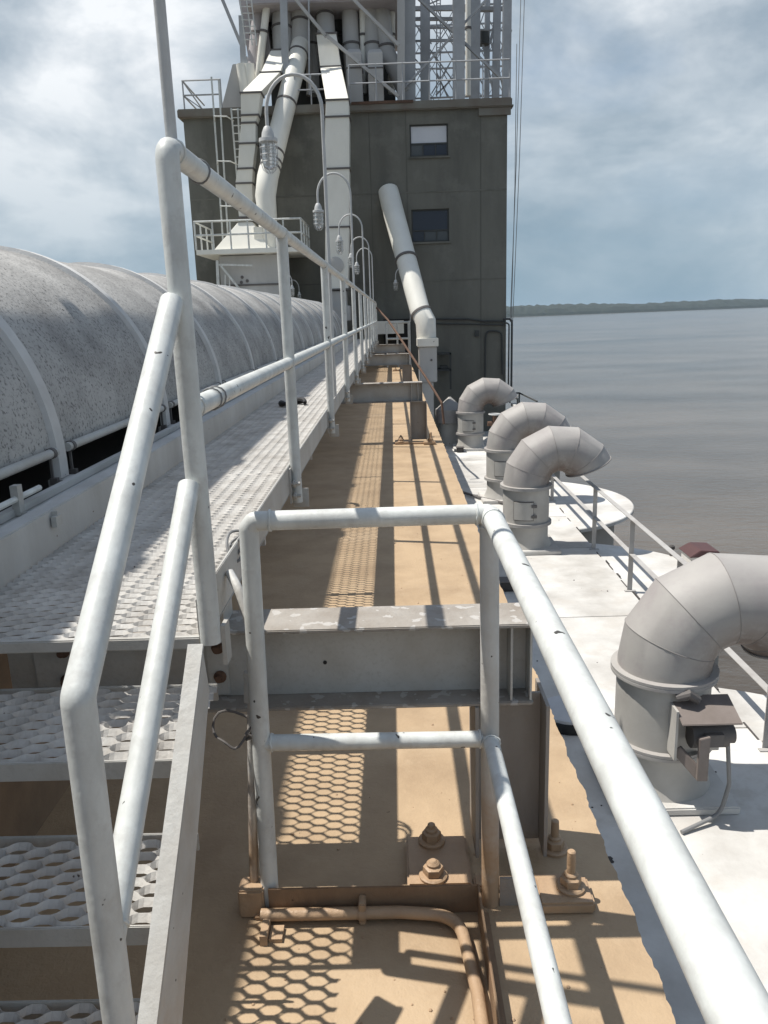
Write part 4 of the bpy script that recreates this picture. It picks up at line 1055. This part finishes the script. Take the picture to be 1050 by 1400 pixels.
# diagonal pipe from the wall to the deck on the right
pts = [(0.017, 27.1, 5.429), (0.12, 26.7, 4.912), (0.853, 24.3, 1.7), (1.013, 24.1, 1.358), (1.026, 24.1, 0.891)]
dp = pipe_thing('discharge_pipe', 'large pale round pipe leaning down the wall from below the windows to a box', 'pipe', pts, [0.33, 0.335, 0.30, 0.30, 0.29], 'duct', (0.50, 0.86), 22)
ba, bb = (0.758, 23.9, 0.905), (1.344, 23.9, -0.397)
db = thing('discharge_box', ((ba[0] + bb[0]) / 2, 24.1, bb[2]), 'grey upright box at the foot of the large leaning pipe beside the deck', 'box')
cx_ = (ba[0] + bb[0]) / 2
mb = MB(); mb.box((ba[0] + 0.03, 23.8, bb[2]), (bb[0] - 0.03, 24.4, ba[2] - 0.26)); mb.build('body', 'duct_grey', db, bevel=0.02)
mb = MB(); mb.box((ba[0] - 0.02, 23.74, ba[2] - 0.255), (bb[0] + 0.02, 24.46, ba[2] - 0.02)); mb.build('lid', 'duct', db, bevel=0.012)
mb = MB(); mb.box((ba[0] + 0.10, 23.86, ROOF), (bb[0] - 0.14, 24.34, bb[2] - 0.003)); mb.build('outlet', 'duct_grey', db, bevel=0.02)
mb = MB(); mb.lathe((cx_ + 0.1, 23.8, (ba[2] + bb[2]) / 2), [(0.035, 0), (0.03, 0.03)], 8, (0, -1, 0)); mb.build('bolt', 'seam', db)

# landing at the end of the walkway
lz = (0.56, 25.2, 1.362)[2]
lx0, lx1 = (-0.165, 25.2, 1.385)[0], (0.538, 25.2, 1.363)[0]
ld = thing('end_landing', ((lx0 + lx1) / 2, 25.2, 0), 'small white railed landing at the far end of the deck before the wall', 'landing')
z_t, z_m = (0.22, 25.2, 1.351)[2], (0.207, 25.2, 0.863)[2]
for xx in (lx0, (lx0 + lx1) / 2 - 0.02, lx1):
    mb = MB(); mb.tube([(xx, 25.2, 0.0), (xx, 25.2, z_t)], 0.045 if xx == lx1 else 0.03, 8); mb.build('post', 'rail', ld)
for zz in (z_t, z_m):
    mb = MB(); mb.tube([(lx0, 25.2, zz), (lx1, 25.2, zz), (lx1 + 0.05, 26.9, zz)], 0.035, 8); mb.build('rail', 'rail', ld)
mb = MB(); mb.box((lx0 - 0.35, 25.9, z_t - 0.35), (lx1 - 0.15, 26.7, z_t + 0.05)); mb.build('panel', 'duct', ld)
mb = MB(); mb.box((lx0 - 0.1, 26.72, 0.0), (lx1 + 0.1, 26.95, z_t + 0.1)); mb.build('dark_doorway', 'dark', ld)

G2 = 'small gooseneck lamps near the head house'
q = (0.582, 25.15, 1.362)
gooseneck((q[0], 25.15, q[2]), 'small gooseneck lamp on a thin pole left of the leaning pipe', 0.0, G2, reach=0.42, rise=1.62, s=1.1)
q = (-3.261, 24.2, 2.081)
gooseneck((q[0], 24.2, q[2]), 'small gooseneck lamp at the left behind the arched cover, nearer of the pair', -0.6, G2, sx=1, reach=0.36, rise=0.80, s=0.9)
q = (-2.818, 25.4, 1.909)
gooseneck((q[0] - 0.38, 25.4, q[2]), 'small gooseneck lamp behind the arched cover, right one of the pair and darker', -0.6, G2, sx=1, reach=0.36, rise=0.82, s=0.8)

# roof railings on the head house
rl = thing('parapet_railing', (1.5, YB, ZR), 'thin grey two bar railing along the right half of the head house roof', 'railing')
xa, xb = (-1.101, 27, 8.885)[0], (3.869, 27, 8.717)[0]
for k in range(7):
    xx = xa + (xb - xa) * k / 6
    mb = MB(); mb.tube([(xx, YB + 0.02, ZR), (xx, YB + 0.02, ZR + 1.12)], 0.022, 6); mb.build('post', 'tower', rl)
for zz in (0.58, 1.1):
    mb = MB(); mb.tube([(xa, YB + 0.02, ZR + zz), (xb, YB + 0.02, ZR + zz)], 0.024, 6); mb.build('rail', 'tower', rl)
rl = thing('parapet_railing', (-6, YB, ZR), 'short blue grey railing at the left corner of the head house roof', 'railing')
xa, xb = (-6.293, 27, 9.06)[0], (-5.113, 27, 9.02)[0]
for xx in (xa, xb):
    mb = MB(); mb.tube([(xx, YB + 0.02, ZR), (xx, YB + 0.02, ZR + 0.85)], 0.025, 6); mb.build('post', 'tower', rl)
for zz in (0.42, 0.84):
    mb = MB(); mb.tube([(xa, YB + 3.0, ZR + zz), (xa, YB + 0.02, ZR + zz), (xb, YB + 0.02, ZR + zz)], 0.026, 6); mb.build('rail', 'tower', rl)
mb = MB(); mb.bar((xa, YB + 0.04, ZR + 0.42), (xb - 0.6, YB + 0.04, ZR), 0.03, 0.03); mb.bar((xa, YB + 0.04, ZR + 0.84), (xa + 0.5, YB + 1.2, ZR), 0.03, 0.03); mb.build('brace', 'tower', rl)
rl = thing('parapet_railing', (-2, YB, ZR), 'middle roof railing behind the cream duct and the diagonal pipe', 'railing')
xa, xb = (-2.8, 27, 8.942)[0], (-1.803, 27, 8.909)[0]
for xx in (xa, (xa + xb) / 2, xb):
    mb = MB(); mb.tube([(xx, YB + 0.02, ZR), (xx, YB + 0.02, ZR + 0.9)], 0.022, 6); mb.build('post', 'tower', rl)
for zz in (0.45, 0.88):
    mb = MB(); mb.tube([(xa, YB + 0.02, ZR + zz), (xb, YB + 0.02, ZR + zz)], 0.024, 6); mb.build('rail', 'tower', rl)

# distributor floor above the roof, with spouts fanning down from it
YS = 29.4
dz = (-1.912, 28, 11.142)[2]
dist = thing('distributor', (-2.6, YS, dz), 'dark steel distributor deck above the head house roof feeding the spouts', 'distributor')
xa, xb = (-4.308, 29.4, 11.698)[0], (0.555, 29.4, 11.531)[0]
mb = MB(); mb.box((xa, YS - 1.6, dz), (xb, YS + 3.5, dz + 0.5)); mb.build('deck', 'hopper', dist, bevel=0.03)
mb = MB(); mb.box((xa + 0.4, YS + 0.35, ZR), (xb - 0.2, YS + 3.2, dz - 0.002)); mb.build('casing', 'frame', dist)
mb = MB(); mb.lathe(((xa + xb) / 2 + 0.2, YS + 1, dz + 0.51), [(2.2, 0), (2.2, 1.6), (1.0, 2.6)], 24); mb.build('drum', 'duct_grey', dist)
mb = MB(); mb.box((xa + 0.3, YS - 0.05, dz - 0.35), (xb - 0.3, YS + 0.34, dz - 0.003)); mb.build('bearer', 'frame', dist)


def spout(label, x0, x1, x2, y1, y2, r, mat='duct_grey', Y0=YS - 0.5, dY=0.3, ytop=8):
    p0 = Vector(A0(x0, ytop - 28, Y0)); p1 = Vector(A0(x1, y1, Y0 - dY)); p2 = Vector(A0(x2, y2, Y0 - dY * 1.5))
    return pipe_thing('grain_spout', label, 'spout', [p0, p1, p2], r, mat, (0.55,), 18, 'spouts below the distributor')


spout('grey spout standing between the sloping chute and the dark deck', 386, 386, 388, 45, 90, 0.33)
spout('slim grey spout at the left end of the row, beside the steel column', 358, 353, 348, 45, 105, 0.26, 'hopper')
spout('broad grey spout feeding the slanting white pipe', 410, 411, 411, 40, 72, 0.30)
spout('grey spout directly above the tall cream duct', 444, 445, 447, 30, 58, 0.29)
spout('grey spout just right of the tall cream duct', 477, 480, 485, 60, 130, 0.27)
spout('second grey spout right of the tall cream duct', 505, 509, 514, 65, 130, 0.26)
spout('leaning grey spout beside the cream tower column', 518, 528, 556, 70, 128, 0.27)
spout('shaded grey spout deep behind the diagonal pipe', 425, 426, 428, 45, 130, 0.22, 'duct_grey', YS + 0.2)
for (px, py0, py1, w, lb) in ((484, 76, 134, 0.50, 'square grey spout boot under the spout right of the cream duct'), (513, 76, 134, 0.48, 'square grey spout boot next to the tower column')):
    a = A0(px, py0, 27.9); b = A0(px, py1 - 2, 27.9)
    r_ = thing('spout_boot', (a[0], 27.9, ZR), lb, 'spout boot', 'spout boots on the roof edge')
    mb = MB(); mb.loft([[(a[0] - w * .36, 27.75, a[2] + 0.15), (a[0] + w * .36, 27.75, a[2] + 0.15), (a[0] + w * .36, 28.2, a[2] + 0.15), (a[0] - w * .36, 28.2, a[2] + 0.15)], [(a[0] - w / 2, 27.6, a[2]), (a[0] + w / 2, 27.6, a[2]), (a[0] + w / 2, 28.2, a[2]), (a[0] - w / 2, 28.2, a[2])], [(a[0] - w / 2, 27.6, ZR), (a[0] + w / 2, 27.6, ZR), (a[0] + w / 2, 28.2, ZR), (a[0] - w / 2, 28.2, ZR)]])
    mb.build('body', 'duct_grey', r_, bevel=0.015)
    mb = MB(); mb.box((a[0] - w / 2 - 0.02, 27.58, a[2] - 0.45), (a[0] + w / 2 + 0.02, 28.22, a[2] - 0.41)); mb.build('band', 'seam', r_)

for i, (x0, y0, x1, y1, Y, r, lb) in enumerate(((398, -20, 397, 120, 28.9, 0.09, 'thin white pipe beside the steel column among the spouts'), (432, -20, 470, 128, 28.8, 0.08, 'thin leaning pipe right of the slanting white pipe'),
        (495, -20, 497, 128, 28.6, 0.10, 'thin upright pipe between the two spout boots'), (536, -20, 535, 128, 28.9, 0.11, 'pale upright pipe just left of the tower corner column'), (368, -20, 352, 118, 28.2, 0.12, 'pale pipe leaning left above the sloping chute'), (640, -40, 640, 131, 29.0, 0.09, 'thin upright pipe inside the lattice tower'))):
    pipe_thing('service_pipe', lb, 'pipe', [A0(x0, y0, Y), A0(x1, y1, Y)], r, 'duct', (0.45,), 12)
# mauve hopper at the left of the roof
a0, a1, a2, a3 = (-4.683, 28.6, 12.085), (-3.887, 28.6, 12.058), (-3.627, 28.6, 9.573), (-4.382, 28.6, 9.425)
hm = thing('roof_hopper', (a3[0], 28.6, ZR), 'mauve grey sloping hopper above the left end of the head house roof', 'hopper')
mb = MB(); mb.hexa([a0, a1, a2, a3], [(p[0], p[1] + 1.4, p[2]) for p in (a0, a1, a2, a3)]); mb.build('body', 'hopper', hm, bevel=0.02)
mb = MB(); mb.bar((-5.282, 28.5, 11.967), (-4.617, 28.5, 10.223), 0.14, 0.1); mb.build('edge_beam', 'tower', hm)
a0, a1 = (-5.334, 27.8, 8.39), (-4.358, 27.8, 9.462)
mb = MB(); mb.hexa([(a0[0], 27.7, ZR), (a1[0], 27.7, ZR), (a1[0], 28.3, ZR), (a0[0], 28.3, ZR)], [(a1[0] - 0.45, 27.7, a1[2]), (a1[0], 27.7, a1[2]), (a1[0], 28.3, a1[2]), (a1[0] - 0.45, 28.3, a1[2])]); mb.build('boot', 'duct_grey', hm, bevel=0.015)
for x0, x1 in ((340, 346), (330, 338)):
    a = A0(x1, 140, 27.5); b = A0(x0, 88, 27.5)
    mb = MB(); mb.tube([b, a], 0.17, 12); mb.build('leg_pipe', 'duct', hm)
# ladder above
lad2 = thing('upper_ladder', (-4.093, 27.4, 9.919), 'short grey caged ladder hanging in front of the mauve hopper', 'ladder')
for x0, x1 in ((326, 333), (335, 342), (342, 348)):
    mb = MB(); mb.bar(A0(x0, -15, 27.5), A0(x1 + 3, 62, 27.5), 0.035, 0.03); mb.build('stile', 'rail', lad2)
for k in range(7):
    y = 0 + 9 * k
    mb = MB(); mb.tube([A0(327 + y * 0.12, y, 27.5), A0(345 + y * 0.10, y, 27.5)], 0.016, 6); mb.build('rung', 'rail', lad2)

# steel tower on the right of the roof
tw = thing('steel_tower', (1.8, 31, ZR), 'grey lattice steel tower standing on the right of the head house roof', 'tower')


def tower_leg(px_top, px_bot, w, Y, mat='tower'):
    t = A0(px_top, -60, Y); b = A0(px_bot, 131, Y)
    mb = MB(); x0, x1 = b[0], t[0]
    zb = ZR
    hw = w / 2; fl = 0.025
    for (a0, a1, b0, b1) in ((-hw, hw, -hw, -hw + fl), (-hw, hw, hw - fl, hw), (-fl / 2, fl / 2, -hw + fl, hw - fl)):
        mb.hexa([(x0 + a0, Y + b0, zb), (x0 + a1, Y + b0, zb), (x0 + a1, Y + b1, zb), (x0 + a0, Y + b1, zb)], [(x1 + a0, Y + b0, t[2]), (x1 + a1, Y + b0, t[2]), (x1 + a1, Y + b1, t[2]), (x1 + a0, Y + b1, t[2])])
    mb.build('leg', mat, tw)
    mb = MB(); mb.box((x0 - hw - 0.08, Y - hw - 0.08, ZR), (x0 + hw + 0.08, Y + hw + 0.08, ZR + 0.05)); mb.build('base_plate', 'coping', tw)


tower_leg(548, 548, 0.24, 27.9, 'duct_grey')
tower_leg(560, 560, 0.36, 28.4)
tower_leg(581, 581, 0.32, 30.0)
tower_leg(627, 627, 0.36, 27.9)
tower_leg(650, 648, 0.34, 30.0)
tower_leg(667, 665, 0.18, 32.0)
tower_leg(681, 677, 0.24, 30.0)
tower_leg(694, 692, 0.26, 28.2)
for x0, y0, x1, y1, w, Y in ((560, 50, 700, 50, 0.1, 28.6), (556, 12, 690, 12, 0.12, 30.2), (565, 56, 622, 56, 0.06, 30.4), (588, 38, 625, 38, 0.07, 31.5), (567, 26, 622, 26, 0.1, 30.6), (635, 14, 680, 14, 0.1, 30.5), (635, 40, 700, 42, 0.05, 31), (588, 55, 628, 55, 0.07, 32)):
    if y0 == 50: continue
    mb = MB(); mb.bar(A0(x0, y0, Y), A0(x1, y1, Y), w, w); mb.build('girt', 'tower', tw)
for x0, y0, x1, y1, w, Y in ((548, 125, 668, -4, 0.10, 28.1), (568, -6, 690, 112, 0.12, 28.2), (588, 5, 622, -10, 0.06, 31), (590, 128, 625, 70, 0.06, 31.5), (588, 68, 625, 118, 0.06, 31.6), (596, 130, 626, 100, 0.08, 31.8), (597, 100, 612, 132, 0.08, 31.8),
                              (565, 30, 590, 60, 0.06, 31.5), (565, 78, 578, 92, 0.06, 31.5), (634, 90, 650, 40, 0.06, 31.6), (634, 70, 660, 115, 0.07, 31.6), (642, -5, 652, 60, 0.05, 29.0), (670, 60, 684, -5, 0.09, 31.4), (672, 60, 690, 128, 0.06, 31.2), (660, 60, 675, 128, 0.07, 31.4), (680, 95, 692, 40, 0.05, 29.5), (652, 45, 668, 0, 0.06, 31),
                              (598, 60, 625, 20, 0.05, 32), (590, 0, 625, 62, 0.05, 32), (580, 0, 600, -25, 0.06, 31)):
    mb = MB(); mb.bar(A0(x0, y0, Y), A0(x1, y1, Y), w, w * 0.6); mb.build('brace', 'tower', tw)
# crossed bracing of the tower's rear and middle bays
for Y, w in ((33.0, 0.055), (35.0, 0.05)):
    xs_ = [A0(p, 60, Y)[0] for p in (556, 590, 624, 658, 690)]
    zs_ = [ZR + 1.55 * k for k in range(4)]
    for i in range(len(xs_) - 1):
        for k in range(3):
            for (xa_, xb_) in ((xs_[i], xs_[i + 1]), (xs_[i + 1], xs_[i])):
                mb = MB(); mb.bar((xa_, Y + (0.03 if xa_ > xb_ else 0), zs_[k]), (xb_, Y + (0.03 if xa_ > xb_ else 0), zs_[k + 1]), w, 0.025); mb.build('brace', 'tower', tw)
    for k in range(1, 4):
        mb = MB(); mb.bar((xs_[0], Y + 0.08, zs_[k]), (xs_[-1], Y + 0.08, zs_[k]), 0.08, 0.05); mb.build('girt', 'tower', tw)
mb = MB(); mb.bar(A0(597, -10, 31.4), A0(597, 132, 31.4), 0.04, 0.04); mb.bar(A0(602, -10, 31.4), A0(602, 132, 31.4), 0.04, 0.04)
for k in range(13): mb.bar(A0(597, 5 + k * 10, 31.4), A0(602, 5 + k * 10, 31.4), 0.02, 0.02)
mb.build('ladder', 'tower', tw)
for px in (660,):
    c = A0(px, 52, 31.5); mb = MB(); mb.tube([(c[0], 31.5, c[2] - 0.22), (c[0], 31.5, c[2] + 0.18)], 0.24, 12); mb.build('motor', 'frame', tw)
# front columns and long braces across the spouts
fc = thing('front_frame', (-2.4, 27.6, ZR), 'pale steel column with long slanting braces in front of the spouts', 'frame')
mb = MB(); mb.bar((-3.028, 27.4, 11.595), (-3.107, 27.4, 8.851), 0.22, 0.16); mb.build('column', 'tower', fc)
mb = MB(); mb.bar((-2.252, 27.5, 11.604), (-2.401, 27.5, 8.433), 0.05, 0.05); mb.build('rod', 'tower', fc)
for x0, y0, x1, y1 in ((398, -8, 446, 50), (446, 48, 545, 132), (478, -6, 545, 62)):
    mb = MB(); mb.bar(A0(x0, y0, 27.45), A0(x1, y1, 27.45), 0.11, 0.09); mb.build('brace', 'duct_grey', fc)
mb = MB(); mb.bar((-4.365, 27.5, 9.587), (-4.345, 27.5, 8.286), 0.16, 0.14); mb.bar((-4.458, 27.9, 10.868), (-4.526, 27.9, 8.387), 0.16, 0.14); mb.build('column', 'tower', fc)
# grain pile rust streak trough on the parapet
mb = MB(); a, b = (-1.057, 26.8, 8.071), (0.865, 26.8, 8.007); mb.box((a[0], YB - 0.2, ZT + 0.2), (b[0], YB - 0.165, ZT + 0.275)); mb.build('rusted_edge', 'rust', hh)

# ------------------------------------------------------------------ haze
mb = MB(); mb.box((-8900, -2900, WATER - 2), (11900, 11900, 60))
hz_ = mb.build('haze', None, smooth=False); hz_['kind'] = 'stuff'
hm_ = bpy.data.materials.new('haze_air'); hm_.use_nodes = True
nt = hm_.node_tree; nt.nodes.clear()
ou = nt.nodes.new('ShaderNodeOutputMaterial'); pv = nt.nodes.new('ShaderNodeVolumePrincipled')
pv.inputs['Color'].default_value = (0.62, 0.78, 0.95, 1)
pv.inputs['Density'].default_value = 0.00004
pv.inputs['Anisotropy'].default_value = 0.2
nt.links.new(pv.outputs[0], ou.inputs['Volume'])
hz_.data.materials.append(hm_)

for o in bpy.data.objects:
    if '_o' in o: del o['_o']
